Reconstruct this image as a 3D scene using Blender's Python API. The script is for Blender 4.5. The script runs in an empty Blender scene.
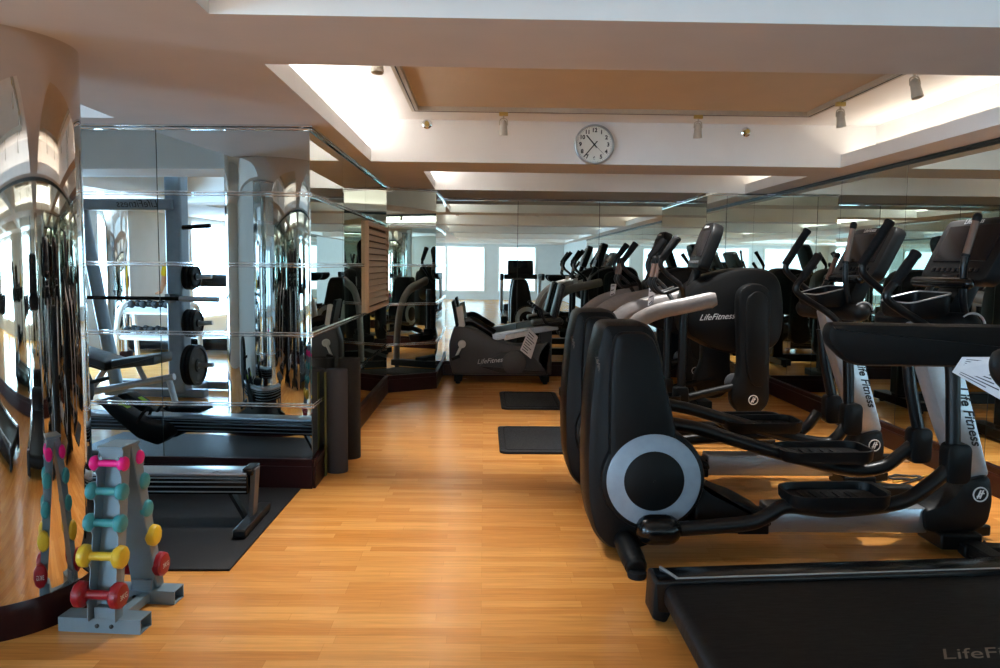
import bpy, math, random
from mathutils import Vector, Matrix
random.seed(7)
S = bpy.context.scene
COL = S.collection
V = Vector

# ------------------------------------------------------------------ camera model (28.8 mm lens, eye height 1.5 m)
F = 800.0; EYE = 1.5; RHO = .011
TH = math.atan(69.3/F); PS = math.atan(16.3/F*math.cos(TH))
fw = V((math.sin(PS)*math.cos(TH), math.cos(PS)*math.cos(TH), -math.sin(TH)))
rt = V((math.cos(PS), -math.sin(PS), 0)); up = rt.cross(fw)
c_, s_ = math.cos(RHO), math.sin(RHO)
def ray(px, py):
    x, y = px-500, py-334
    x, y = x*c_+y*s_, -x*s_+y*c_
    return fw*F + rt*x - up*y
def P(px, py, Y):                       # the point of the plane y = Y that the photo shows at px, py
    d = ray(px, py); t = Y/d.y
    return V((d.x*t, Y, EYE+d.z*t))
def Z(px, py, z):                       # the same for the plane z = z
    d = ray(px, py); t = (z-EYE)/d.z
    return V((d.x*t, d.y*t, z))
def XZ(pts, Y): return [(P(a, b, Y).x, P(a, b, Y).z) for a, b in pts]

cam = bpy.data.cameras.new('camera'); cam.lens = 28.8; cam.sensor_width = 36; cam.clip_start = .05
co = bpy.data.objects.new('camera', cam); COL.objects.link(co)
r2 = rt*c_+up*s_; u2 = up*c_-rt*s_
co.matrix_world = Matrix(((r2.x, u2.x, -fw.x, 0), (r2.y, u2.y, -fw.y, 0), (r2.z, u2.z, -fw.z, EYE), (0, 0, 0, 1)))
S.camera = co

# ------------------------------------------------------------------ materials
def srgb(r, g, b):
    f = lambda v: (v/255/12.92) if v/255 <= .04045 else ((v/255+.055)/1.055)**2.4
    return (f(r), f(g), f(b), 1)
def mat(name, col, rough=.5, metal=0, spec=.5, noise=0, nscale=60, bump=0, bscale=200, coat=0, aniso=None):
    m = bpy.data.materials.new(name); m.use_nodes = True
    nt = m.node_tree; b = nt.nodes['Principled BSDF']
    b.inputs['Base Color'].default_value = col; b.inputs['Roughness'].default_value = rough
    b.inputs['Metallic'].default_value = metal; b.inputs['Specular IOR Level'].default_value = spec
    b.inputs['Coat Weight'].default_value = coat
    tc = nt.nodes.new('ShaderNodeTexCoord')
    if noise:
        n = nt.nodes.new('ShaderNodeTexNoise'); n.inputs['Scale'].default_value = nscale; n.inputs['Detail'].default_value = 4
        mp = nt.nodes.new('ShaderNodeMapping')
        if aniso: mp.inputs['Scale'].default_value = aniso
        nt.links.new(tc.outputs['Object'], mp.inputs['Vector']); nt.links.new(mp.outputs[0], n.inputs['Vector'])
        mr = nt.nodes.new('ShaderNodeMapRange'); mr.inputs[1].default_value = .3; mr.inputs[2].default_value = .7
        mr.inputs[3].default_value = 1-noise; mr.inputs[4].default_value = 1+noise
        nt.links.new(n.outputs['Fac'], mr.inputs[0])
        mx = nt.nodes.new('ShaderNodeMix'); mx.data_type = 'RGBA'; mx.blend_type = 'MULTIPLY'; mx.inputs[0].default_value = 1
        mx.inputs[6].default_value = col; nt.links.new(mr.outputs[0], mx.inputs[7])
        nt.links.new(mx.outputs[2], b.inputs['Base Color'])
        m2 = nt.nodes.new('ShaderNodeMath'); m2.operation = 'MULTIPLY'; m2.inputs[1].default_value = rough
        nt.links.new(mr.outputs[0], m2.inputs[0]); nt.links.new(m2.outputs[0], b.inputs['Roughness'])
    if bump:
        n = nt.nodes.new('ShaderNodeTexNoise'); n.inputs['Scale'].default_value = bscale; n.inputs['Detail'].default_value = 3
        nt.links.new(tc.outputs['Object'], n.inputs['Vector'])
        bp = nt.nodes.new('ShaderNodeBump'); bp.inputs['Strength'].default_value = bump; bp.inputs['Distance'].default_value = .002
        nt.links.new(n.outputs['Fac'], bp.inputs['Height']); nt.links.new(bp.outputs[0], b.inputs['Normal'])
    return m
def emit(name, col, strength):
    m = bpy.data.materials.new(name); m.use_nodes = True; nt = m.node_tree; nt.nodes.clear()
    e = nt.nodes.new('ShaderNodeEmission'); e.inputs[0].default_value = col; e.inputs[1].default_value = strength
    o = nt.nodes.new('ShaderNodeOutputMaterial'); nt.links.new(e.outputs[0], o.inputs[0]); return m
def mirror(name, col, rough=0.0):
    m = bpy.data.materials.new(name); m.use_nodes = True; nt = m.node_tree
    b = nt.nodes['Principled BSDF']; b.inputs['Base Color'].default_value = col
    b.inputs['Metallic'].default_value = 1; b.inputs['Roughness'].default_value = rough
    tc = nt.nodes.new('ShaderNodeTexCoord'); n = nt.nodes.new('ShaderNodeTexNoise'); n.inputs['Scale'].default_value = 1.2
    bp = nt.nodes.new('ShaderNodeBump'); bp.inputs['Strength'].default_value = .25; bp.inputs['Distance'].default_value = .0016
    nt.links.new(tc.outputs['Object'], n.inputs['Vector']); nt.links.new(n.outputs['Fac'], bp.inputs['Height']); nt.links.new(bp.outputs[0], b.inputs['Normal'])
    return m

def wood_floor():
    m = bpy.data.materials.new('maple_laminate'); m.use_nodes = True; nt = m.node_tree; b = nt.nodes['Principled BSDF']
    tc = nt.nodes.new('ShaderNodeTexCoord')
    br = nt.nodes.new('ShaderNodeTexBrick')
    br.inputs['Scale'].default_value = 1; br.inputs['Brick Width'].default_value = .62; br.inputs['Row Height'].default_value = .068
    br.inputs['Mortar Size'].default_value = .0006; br.inputs['Mortar Smooth'].default_value = .1; br.inputs['Bias'].default_value = 0
    br.offset = .31; br.offset_frequency = 3; br.squash = .72; br.squash_frequency = 5
    br.inputs['Color1'].default_value = srgb(224, 158, 84); br.inputs['Color2'].default_value = srgb(202, 132, 62)
    br.inputs['Mortar'].default_value = srgb(186, 120, 56)
    nt.links.new(tc.outputs['Object'], br.inputs['Vector'])
    mp = nt.nodes.new('ShaderNodeMapping'); mp.inputs['Scale'].default_value = (2.2, 34, 1)
    nt.links.new(tc.outputs['Object'], mp.inputs['Vector'])
    n = nt.nodes.new('ShaderNodeTexNoise'); n.inputs['Scale'].default_value = 1.6; n.inputs['Detail'].default_value = 5; n.inputs['Distortion'].default_value = .6
    nt.links.new(mp.outputs[0], n.inputs['Vector'])
    mr = nt.nodes.new('ShaderNodeMapRange'); mr.inputs[1].default_value = .3; mr.inputs[2].default_value = .72; mr.inputs[3].default_value = .84; mr.inputs[4].default_value = 1.1
    nt.links.new(n.outputs['Fac'], mr.inputs[0])
    mx = nt.nodes.new('ShaderNodeMix'); mx.data_type = 'RGBA'; mx.blend_type = 'MULTIPLY'; mx.inputs[0].default_value = 1
    nt.links.new(br.outputs['Color'], mx.inputs[6]); nt.links.new(mr.outputs[0], mx.inputs[7])
    nt.links.new(mx.outputs[2], b.inputs['Base Color'])
    n2 = nt.nodes.new('ShaderNodeTexNoise'); n2.inputs['Scale'].default_value = 3
    nt.links.new(tc.outputs['Object'], n2.inputs['Vector'])
    m3 = nt.nodes.new('ShaderNodeMapRange'); m3.inputs[3].default_value = .18; m3.inputs[4].default_value = .30
    nt.links.new(n2.outputs['Fac'], m3.inputs[0]); nt.links.new(m3.outputs[0], b.inputs['Roughness'])
    b.inputs['Specular IOR Level'].default_value = .45
    return m

M = dict(
    floor=wood_floor(),
    paint=mat('cream_ceiling_paint', srgb(234, 232, 230), .85, noise=.03, nscale=3),
    soffit=mat('shaded_soffit_paint', srgb(212, 204, 200), .85, noise=.03, nscale=3),  # ceiling paint for the undersides, their shade put into a darker colour
    panelpaint=mat('tan_ceiling_panel_paint', srgb(208, 190, 168), .85, noise=.03, nscale=3),
    wallpaint=mat('pale_wall_paint', srgb(205, 208, 208), .8, noise=.03, nscale=4),
    mirror=mirror('silvered_mirror_glass', (.76, .85, .81, 1)),
    baymirror=mirror('blue_tinted_mirror_glass', (.68, .80, .86, 1)),
    backing=mat('dark_mirror_joint', srgb(40, 50, 48), .4),
    chrome=mat('polished_chrome', (.78, .82, .85, 1), .06, 1, noise=.1, nscale=20),
    mahogany=mat('dark_mahogany', srgb(40, 12, 13), .38, spec=.22, noise=.1, nscale=3),
    colmirror=mirror('polished_bronze_steel', (.74, .68, .62, 1), .025),
    black=mat('black_moulded_plastic', srgb(12, 13, 14), .46, spec=.2, noise=.12, nscale=90, bump=.15, bscale=500),
    blackgloss=mat('gloss_black_plastic', srgb(9, 10, 11), .2, spec=.35, noise=.1, nscale=40),
    blacktube=mat('black_powder_coated_tube', srgb(9, 10, 12), .34, spec=.35),
    rubber=mat('black_rubber', srgb(16, 16, 18), .75, spec=.25, noise=.2, nscale=120, bump=.4, bscale=350),
    matrubber=mat('rubber_floor_mat', srgb(24, 25, 28), .62, spec=.3, noise=.3, nscale=160, bump=.6, bscale=260),
    belt=mat('treadmill_belt', srgb(20, 18, 17), .5, spec=.12, noise=.12, nscale=14, aniso=(1, 8, 1), bump=.2, bscale=600),
    silver=mat('silver_painted_metal', srgb(176, 176, 178), .35, .55, noise=.06, nscale=30),
    pewter=mat('pewter_painted_rail', srgb(134, 128, 126), .42, .2, noise=.06, nscale=30),
    alu=mat('brushed_aluminium', srgb(172, 176, 182), .3, .9, noise=.1, nscale=12, aniso=(1, 1, 40)),
    disc=mat('grey_disc_cover', srgb(138, 154, 168), .4, .1, noise=.05, nscale=30),
    screen=mat('dark_display_glass', srgb(24, 23, 25), .2, spec=.25, noise=.08, nscale=5),
    grip=mat('metal_pulse_grip', srgb(112, 88, 78), .35, .6, noise=.08, nscale=30),
    white=mat('white_plastic', srgb(225, 225, 222), .45, noise=.03, nscale=30),
    paper=mat('printed_paper', srgb(222, 220, 222), .8, noise=.03, nscale=30),
    ink=mat('printed_ink', srgb(60, 60, 70), .8, noise=.05, nscale=30),
    letter=mat('pale_lettering', srgb(205, 205, 205), .4, .2, noise=.03, nscale=30),
    beltletter=mat('worn_belt_lettering', srgb(104, 90, 78), .6, noise=.1, nscale=30),
    inkblack=mat('black_lettering', srgb(20, 20, 22), .5, noise=.03, nscale=30),
    rackgrey=mat('grey_enamel', srgb(116, 136, 147), .35, .1, noise=.07, nscale=12),
    pink=mat('pink_vinyl', srgb(246, 18, 140), .35, noise=.05, nscale=40),
    teal=mat('teal_vinyl', srgb(58, 146, 152), .4, noise=.05, nscale=40),
    yellow=mat('yellow_vinyl', srgb(228, 188, 48), .4, noise=.05, nscale=40),
    red=mat('red_vinyl', srgb(150, 16, 30), .35, noise=.05, nscale=40),
    olive=mat('olive_foam', srgb(92, 98, 48), .8, noise=.1, nscale=60),
    foam=mat('charcoal_foam', srgb(66, 68, 75), .85, noise=.2, nscale=140, bump=.4, bscale=300),
    foam2=mat('black_foam', srgb(36, 36, 38), .85, noise=.2, nscale=140, bump=.4, bscale=300),
    bikegrey=mat('charcoal_bike_shell', srgb(72, 72, 74), .45, noise=.06, nscale=30),
    bikedark=mat('dark_bike_shell', srgb(48, 48, 50), .45, noise=.06, nscale=30),
    vinyl=mat('dark_grey_upholstery', srgb(44, 46, 50), .4, noise=.1, nscale=30, bump=.2, bscale=200),
    louver=mat('pale_wood_louvre', srgb(206, 178, 146), .5, noise=.1, nscale=20, aniso=(1, 1, 12)),
    louverback=mat('brown_vent_lining', srgb(92, 70, 52), .8, noise=.05, nscale=20),
    clockface=mat('clock_dial', srgb(232, 234, 228), .5, noise=.02, nscale=30),
    clockrim=mat('clock_rim', srgb(176, 184, 188), .3, .7, noise=.05, nscale=20),
    lampbody=mat('ivory_lamp_housing', srgb(186, 178, 164), .4, noise=.05, nscale=30),
    brass=mat('pale_brass_adapter', srgb(196, 168, 96), .4, .3, noise=.08, nscale=30),
    steelgrey=mat('grey_machine_frame', srgb(132, 140, 148), .35, .5, noise=.08, nscale=10),
    cable=mat('black_cable', srgb(22, 22, 24), .5, noise=.05, nscale=50),
    cableyellow=mat('yellow_cable', srgb(196, 152, 62), .5, noise=.05, nscale=50),
    pane=emit('frosted_daylit_pane', (.56, .82, 1, 1), 2.3),
    pane2=emit('frosted_side_pane', (.46, .74, 1, 1), 18.0),
    lampglow=emit('lamp_lens', (1, .92, .78, 1), 14),
    skin=mat('skin', srgb(200, 150, 122), .5, noise=.06, nscale=20),
    hair=mat('dark_hair', srgb(30, 24, 22), .5, noise=.2, nscale=80),
    shirt=mat('yellow_cotton', srgb(216, 184, 30), .8, noise=.08, nscale=60),
    trousers=mat('black_cotton', srgb(30, 31, 36), .8, noise=.1, nscale=60),
    green=mat('lime_print', srgb(150, 200, 30), .5, noise=.05, nscale=40),
)

# ------------------------------------------------------------------ mesh builder
def smooth(pts, n=6):                    # Catmull-Rom through the points
    pts = [V(p) for p in pts]; q = [pts[0]*2-pts[1]]+pts+[pts[-1]*2-pts[-2]]; out = []
    for i in range(1, len(q)-2):
        p0, p1, p2, p3 = q[i-1], q[i], q[i+1], q[i+2]
        for k in range(n):
            t = k/n
            out.append(.5*((2*p1)+(p2-p0)*t+(2*p0-5*p1+4*p2-p3)*t*t+(3*p1-p0-3*p2+p3)*t**3))
    out.append(pts[-1]); return out
def smooth2(pts, n=5, closed=True):
    m = len(pts); out = []
    for i in range(m):
        p0, p1, p2, p3 = [V((*pts[(i+k) % m], 0)) for k in (-1, 0, 1, 2)]
        for k in range(n):
            t = k/n
            q = .5*((2*p1)+(p2-p0)*t+(2*p0-5*p1+4*p2-p3)*t*t+(3*p1-p0-3*p2+p3)*t**3)
            out.append((q.x, q.y))
    return out
def roundpoly(pts, r, n=4):              # round the corners of a polygon
    out = []; m = len(pts)
    for i in range(m):
        a, b, c = [V((*pts[(i+k) % m], 0)) for k in (-1, 0, 1)]
        u, w = (a-b), (c-b); rr = min(r, u.length*.45, w.length*.45)
        s, e = b+u.normalized()*rr, b+w.normalized()*rr
        for k in range(n+1):
            t = k/n; q = s*(1-t)**2+b*2*t*(1-t)+e*t*t
            out.append((q.x, q.y))
    return out
def circ(cx, cz, r, n=40, a0=0, a1=2*math.pi):
    full = abs(a1-a0) > 6.28
    return [(cx+r*math.cos(a0+(a1-a0)*k/(n if full else n-1)), cz+r*math.sin(a0+(a1-a0)*k/(n if full else n-1))) for k in range(n)]
ORI = {}; TXT = {}
class MB:
    def __init__(s): s.v = []; s.f = []; s.m = []; s.mi = 0
    def add(s, vs, fs):
        o = len(s.v); s.v += [V(p) for p in vs]; s.f += [tuple(i+o for i in f) for f in fs]; s.m += [s.mi]*len(fs); return s
    def box(s, x0, x1, y0, y1, z0, z1):
        return s.add([(x0, y0, z0), (x1, y0, z0), (x1, y1, z0), (x0, y1, z0), (x0, y0, z1), (x1, y0, z1), (x1, y1, z1), (x0, y1, z1)],
                     [(0, 3, 2, 1), (4, 5, 6, 7), (0, 1, 5, 4), (1, 2, 6, 5), (2, 3, 7, 6), (3, 0, 4, 7)])
    def obox(s, c, ax, ay, az):          # oriented box from a centre and three half-axis vectors
        c = V(c); ax, ay, az = V(ax), V(ay), V(az)
        vs = [c+ax*i+ay*j+az*k for k in (-1, 1) for i, j in ((-1, -1), (1, -1), (1, 1), (-1, 1))]
        return s.add(vs, [(0, 3, 2, 1), (4, 5, 6, 7), (0, 1, 5, 4), (1, 2, 6, 5), (2, 3, 7, 6), (3, 0, 4, 7)])
    def loft(s, rings, cap=True):
        n = len(rings[0]); vs = [p for r in rings for p in r]; fs = []
        for i in range(len(rings)-1):
            for k in range(n):
                a, b = i*n+k, i*n+(k+1) % n
                fs.append((a, b, b+n, a+n))
        if cap: fs += [tuple(reversed(range(n))), tuple(range((len(rings)-1)*n, len(rings)*n))]
        return s.add(vs, fs)
    def prism(s, poly, y0, y1, ch=0, sc=1):     # (x,z) outline extruded along y, soft edges of size ch
        cx = sum(p[0] for p in poly)/len(poly); cz = sum(p[1] for p in poly)/len(poly)
        area = sum(poly[i-1][0]*poly[i][1]-poly[i][0]*poly[i-1][1] for i in range(len(poly)))
        if area < 0: poly = poly[::-1]
        def ring(y, d):
            out = []; m = len(poly)
            for i in range(m):
                a, b, c = V((*poly[i-1], 0)), V((*poly[i], 0)), V((*poly[(i+1) % m], 0))
                t = (c-a); t = t.normalized() if t.length > 1e-9 else V((1, 0, 0))
                out.append((b.x-t.y*d, y, b.y+t.x*d))
            return out
        if ch:
            k = [(0, 1), (.3, .3), (1, 0)]
            rs = [ring(y0+ch*a, ch*b) for a, b in k]+[ring(y1-ch*a, ch*b) for a, b in reversed(k)]
        else: rs = [ring(y0, 0), ring(y1, 0)]
        return s.loft(rs)
    def prismz(s, poly, z0, z1, ch=0):
        t = MB(); t.prism(poly, z0, z1, ch)
        return s.add([(v.x, v.z, v.y) for v in t.v], [tuple(reversed(f)) for f in t.f])
    def tube(s, path, r, n=12, flat=1, ref=(0, 1, 0)):
        path = [V(p) for p in path]; m = len(path); rs = r if isinstance(r, (list, tuple)) else [r]*m
        rings = []; ref = V(ref); prev = None
        for i in range(m):
            t = (path[min(i+1, m-1)]-path[max(i-1, 0)]).normalized()
            u = ref if prev is None else prev
            u = u-t*u.dot(t)
            if u.length < 1e-3: u = t.orthogonal()
            u.normalize(); prev = u; w = t.cross(u)
            rings.append([path[i]+u*(rs[i]*flat*math.cos(a))+w*(rs[i]*math.sin(a)) for a in [2*math.pi*k/n for k in range(n)]])
        return s.loft(rings)
    def rod(s, a, b, r, n=16): return s.tube([a, b], r, n)
    def caps(s, a, b, r, n=14, rb=None):        # rod with rounded ends
        a, b = V(a), V(b); d = (b-a).normalized(); rb = rb or r; path = []; rs = []
        for k in range(5):
            t = math.pi/2*k/4; path.append(a-d*(r*math.cos(t))*.99+d*r*0); rs.append(max(r*math.sin(t), 1e-4))
        for k in range(5):
            t = math.pi/2*(4-k)/4; path.append(b+d*(rb*math.cos(t))*.99); rs.append(max(rb*math.sin(t), 1e-4))
        return s.tube(path, rs, n)
    def lathe(s, prof, c, axis=(0, 0, 1), n=32, cap=True):
        c = V(c); ax = V(axis).normalized(); u = ax.orthogonal().normalized(); w = ax.cross(u)
        return s.loft([[c+ax*h+(u*math.cos(a)+w*math.sin(a))*max(r, 1e-4) for a in [2*math.pi*k/n for k in range(n)]] for r, h in prof], cap)
    def build(s, name, m, parent=None, loc=None, bevel=0, seg=2, sub=0, ang=38, solid=0):
        me = bpy.data.meshes.new(name)
        o = bpy.data.objects.new(name, me); COL.objects.link(o)
        if parent is not None:
            o.parent = parent; off = ORI[parent.name]; ORI[o.name] = off
        else:
            if loc is None:
                xs = [p.x for p in s.v]; ys = [p.y for p in s.v]; zs = [p.z for p in s.v]
                loc = V(((min(xs)+max(xs))/2, (min(ys)+max(ys))/2, min(zs)))
            o.location = loc; off = V(loc); ORI[o.name] = off
        me.from_pydata([p-off for p in s.v], [], s.f)
        for mm in (m if isinstance(m, list) else [m]): me.materials.append(M[mm])
        me.polygons.foreach_set('material_index', s.m)
        me.polygons.foreach_set('use_smooth', [True]*len(s.f)); me.update(); me.validate()
        import bmesh
        bm = bmesh.new(); bm.from_mesh(me); bmesh.ops.recalc_face_normals(bm, faces=bm.faces); bm.to_mesh(me); bm.free()
        me.set_sharp_from_angle(angle=math.radians(ang))
        if bevel:
            b = o.modifiers.new('bevel', 'BEVEL'); b.width = bevel; b.segments = seg; b.limit_method = 'ANGLE'; b.angle_limit = math.radians(40)
        if sub:
            b = o.modifiers.new('sub', 'SUBSURF'); b.levels = sub; b.render_levels = sub
        return o
def tag(o, label=None, cat=None, group=None, kind=None):
    if label: o['label'] = label
    if cat: o['category'] = cat
    if group: o['group'] = group
    if kind: o['kind'] = kind
    return o
def thing(name, label, cat, loc, group=None):
    o = bpy.data.objects.new(name, None); COL.objects.link(o); o.location = loc; o.empty_display_size = .1
    ORI[o.name] = V(loc); return tag(o, label, cat, group)
def copy_tree(o, parent=None, loc=None, label=None):
    c = o.copy(); COL.objects.link(c)
    if parent is not None: c.parent = parent
    ORI[c.name] = ORI[o.name]
    if loc is not None: c.location = loc; ORI[c.name] = V(loc)
    if label: c['label'] = label
    for ch in list(o.children): copy_tree(ch, c)
    return c
def struct(mb, name, m, **k):
    o = mb.build(name, m, **k); o['kind'] = 'structure'; return o
def text(body, size, m, parent, pos, xd, yd, shear=0, name='lettering', align='LEFT', ext=.0008, bold=0):
    key = (body, size, shear, align, ext, bold, m)
    if key not in TXT:
        cu = bpy.data.curves.new(name, 'FONT'); cu.body = body; cu.size = size; cu.shear = shear; cu.align_x = align; cu.extrude = ext; cu.offset = bold
        cu.materials.append(M[m]); q = bpy.data.objects.new(name, cu); COL.objects.link(q)
        TXT[key] = bpy.data.meshes.new_from_object(q.evaluated_get(bpy.context.evaluated_depsgraph_get()))
        bpy.data.objects.remove(q)
    o = bpy.data.objects.new(name, TXT[key]); COL.objects.link(o)
    x = V(xd).normalized(); y = V(yd); y = (y-x*y.dot(x)).normalized(); z = x.cross(y)
    off = ORI[parent.name]; p = V(pos)-off
    o.matrix_local = Matrix(((x.x, y.x, z.x, p.x), (x.y, y.y, z.y, p.y), (x.z, y.z, z.z, p.z), (0, 0, 0, 1)))
    o.parent = parent; ORI[o.name] = off
    return o
def roundel(parent, c, r, facing=-1):           # ring with two slanted strokes, on a face that looks along -y
    m = MB(); c = V(c)
    m.tube([c+V((r*math.cos(a), 0, r*math.sin(a))) for a in [2*math.pi*k/32 for k in range(33)]], r*.10, 8)
    for dx in (-.22, .16):
        a = c+V(((dx-.22)*r, 0, -.6*r)); b = c+V(((dx+.26)*r, 0, .62*r)); m.tube([a, b], r*.1, 6)
    m.tube([c+V((-.5*r, 0, -.3*r)), c+V((.1*r, 0, -.25*r))], r*.09, 6); m.tube([c+V((.05*r, 0, .1*r)), c+V((.55*r, 0, .16*r))], r*.09, 6)
    return m.build('emblem', 'letter', parent)

# ------------------------------------------------------------------ the room
XR, YB, YF, XL = 3.42, 10.75, -13.0, -7.0
SOF, LIP, TOP = 2.38, 2.49, 2.74
struct(MB().box(XL-.2, XR+.2, YF-.2, YB+.2, -.12, 0), 'floor', 'floor', loc=V((0, 0, 0)))

# ceiling: soffit slab with coffers; left and right edges of every coffer carry a cove ledge behind a low lip
coffers = [(-.99, 3.11, 3.68, 7.05), (-.99, 3.11, -.7, 2.96), (-.59, 3.11, 7.76, 9.62), (-.99, 3.11, -5.1, -1.4), (-.99, 3.11, -9.5, -5.8),
           (-5.2, -2.3, 2.9, 5.1), (-5.2, -2.3, -1.2, 2.2), (-5.2, -2.3, -5.6, -1.9), (-5.2, -2.3, -10.0, -6.3)]
cav = [(a-.2, b+.3 if b > 3 else b+.2, c, d) for a, b, c, d in coffers]
xs = sorted({XL-.2, XR+.2} | {v for q in cav for v in q[:2]}); ys = sorted({YF-.2, YB+.2} | {v for q in cav for v in q[2:]})
m = MB()
for i in range(len(xs)-1):
    for j in range(len(ys)-1):
        cx, cy = (xs[i]+xs[i+1])/2, (ys[j]+ys[j+1])/2
        if not any(q[0] < cx < q[1] and q[2] < cy < q[3] for q in cav):
            m.box(xs[i], xs[i+1], ys[j], ys[j+1], SOF, TOP)
for (a, b, c, d), q in zip(coffers, cav):
    m.box(q[0], a-.03, c, d, SOF, SOF+.03); m.box(a-.03, a, c, d, SOF, LIP)
    m.box(b+.03, q[1], c, d, SOF, SOF+.03); m.box(b, b+.03, c, d, SOF, LIP)
m.box(XL-.2, XR+.2, YF-.2, YB+.2, TOP, TOP+.1)
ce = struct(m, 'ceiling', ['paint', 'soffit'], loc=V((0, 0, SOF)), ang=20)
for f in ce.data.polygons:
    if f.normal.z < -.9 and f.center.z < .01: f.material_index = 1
struct(MB().box(-.54, 2.55, 3.8, 6.4, TOP-.012, TOP+.01), 'trim_1', 'panelpaint')

# mirror-clad walls: panels with thin dark joints on a backing
def mirror_wall(name, a, b, cuts, mm='mirror', z0=.2, z1=SOF-.03, th=.005, back=.05):
    a, b = V((*a, 0)), V((*b, 0)); d = (b-a); L = d.length; d.normalize(); n = V((d.y, -d.x, 0))    # n looks into the room (to the right of a->b)
    m = MB(); e = [0]+[c for c in cuts if 0 < c < L]+[L]
    for i in range(len(e)-1):
        u0 = e[i]+(.003 if i else 0); u1 = e[i+1]-(.003 if i < len(e)-2 else 0)
        c = a+d*(u0+u1)/2-n*th/2+V((0, 0, (z0+z1)/2)); m.obox(c, d*(u1-u0)/2, n*th/2, V((0, 0, (z1-z0)/2)))
    m.mi = 1
    m.obox(a+d*L/2-n*(th+back/2)+V((0, 0, SOF/2)), d*(L/2-.07), n*back/2, V((0, 0, SOF/2)))
    return struct(m, name, [mm, 'backing'])
def base_board(name, a, b, h=.2, t=.018):
    a, b = V((*a, 0)), V((*b, 0)); d = (b-a).normalized(); n = V((d.y, -d.x, 0)); L = (b-a).length
    m = MB(); c = (a+b)/2
    m.obox(c+n*t/2+V((0, 0, (h-.05)/2)), d*L/2, n*t/2, V((0, 0, (h-.05)/2)))
    m.obox(c+n*t*.35+V((0, 0, h-.025)), d*L/2, n*t*.35, V((0, 0, .025)))
    m.obox(c+n*t*.6+V((0, 0, h-.005)), d*L/2, n*t*.6, V((0, 0, .005)))
    return struct(m, name, 'mahogany', bevel=.003)
def strip(name, a, b, zs, h=.032, t=.014, mt='chrome'):
    a, b = V((*a, 0)), V((*b, 0)); d = (b-a).normalized(); n = V((d.y, -d.x, 0)); L = (b-a).length
    m = MB()
    for z in zs:
        for dz in (-h*.28, h*.28):
            m.obox((a+b)/2+n*t*.4+V((0, 0, z+dz)), d*(L/2+.004), n*t*.6, V((0, 0, h*.2)))
    return struct(m, name, mt, bevel=.003)
A0, A1, A2, A3, A4 = (-2.75, 5.336), (-1.13, 5.25), (-1.125, 9.25), (-.58, 9.6), (-.56, YB)
ZS = (1.94, 1.481, 1.027, .555)
def rail_top(name, a, b): return strip(name, a, b, (SOF-.018,), .036, .014)
segs = [('left_bay', A0, A1, [.62]), ('left', A1, A2, [1.17, 2.4]), ('left_corner', A2, A3, []), ('left_return', A3, A4, [])]
k = 2
for nm, a, b, cuts in segs:
    mirror_wall('wall_'+nm, a, b, cuts, 'baymirror' if nm == 'left_bay' else 'mirror'); base_board('baseboard_'+nm, a, b); rail_top('trim_%d' % k, a, b); k += 1
    strip('trim_%d' % k, a, b, ZS); k += 1
struct(MB().box(A0[0]-.02, A0[0]+.004, A0[1]-.03, A0[1]+.02, 0, SOF), 'trim_%d' % k, 'chrome', bevel=.004); k += 1
PIL = (2.635, 9.55)
mirror_wall('wall_back', (-.56, YB), (PIL[0], YB), [1.0, 2.09], z1=SOF-.02); base_board('baseboard_back', (-.56, YB), (PIL[0], YB)); rail_top('trim_%d' % k, (-.56, YB), (PIL[0], YB)); k += 1
mirror_wall('wall_pilaster_side', (PIL[0], YB), PIL, []); base_board('baseboard_pilaster_side', (PIL[0], YB), PIL); rail_top('trim_%d' % k, (PIL[0], YB), PIL); k += 1
mirror_wall('wall_pilaster_front', PIL, (XR, PIL[1]), [.24]); base_board('baseboard_pilaster_front', PIL, (XR, PIL[1])); rail_top('trim_%d' % k, PIL, (XR, PIL[1])); k += 1
RY0 = -5.5
mirror_wall('wall_right', (XR, PIL[1]), (XR, RY0), [PIL[1]-(5.3+1.2*j) for j in range(3, -9, -1)])
base_board('baseboard_right', (XR, PIL[1]), (XR, RY0)); strip('trim_%d' % k, (XR, PIL[1]), (XR, RY0), (SOF-.02,), .04, .012, 'backing'); k += 1
# plain walls behind and beside the viewpoint
struct(MB().box(XR, XR+.1, YF, RY0, 0, SOF), 'wall_right_rear', 'wallpaint')
struct(MB().box(XL, A0[0], A0[1], A0[1]+.1, 0, SOF), 'wall_left_far', 'wallpaint')
def window_wall(name, axis, c, lo, hi, first, step, pane, z0, z1, kk, frame='wallpaint', pm='pane', starts=None):
    m = MB(); wins = []
    e = lo
    def seg(p, q, a, b):
        if q-p < .001: return
        if axis == 'y': m.box(p, q, c-.1, c, a, b)
        else: m.box(c-.1, c, p, q, a, b)
    for u in (starts or [first+step*i for i in range(40) if first+step*i+pane < hi]):
        seg(e, u, 0, SOF); seg(u, u+pane, 0, z0); seg(u, u+pane, z1, SOF); wins.append((u, u+pane)); e = u+pane
    seg(e, hi, 0, SOF); struct(m, name, frame)
    for a, b in wins:
        f = MB(); t = .06
        def bar(p, q, r, s, d0=-.07, d1=.02):
            if axis == 'y': f.box(p, q, c+d0, c+d1, r, s)
            else: f.box(c+d0, c+d1, p, q, r, s)
        bar(a, b, z0, z0+t); bar(a, b, z1-t, z1); bar(a, a+t, z0+t, z1-t); bar(b-t, b, z0+t, z1-t); mid = (a+b)/2
        fo = struct(f, 'window_%d' % kk, 'white', bevel=.004); kk += 1
        g = MB()
        if axis == 'y': g.box(a+t, b-t, c-.05, c-.04, z0+t, z1-t)
        else: g.box(c-.05, c-.04, a+t, b-t, z0+t, z1-t)
        g.build('pane', pm, fo)
    return kk
wk = window_wall('wall_front', 'y', YF, XL, XR, -6.04, 2.2, 1.68, .32, 2.3, 1)
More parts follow.
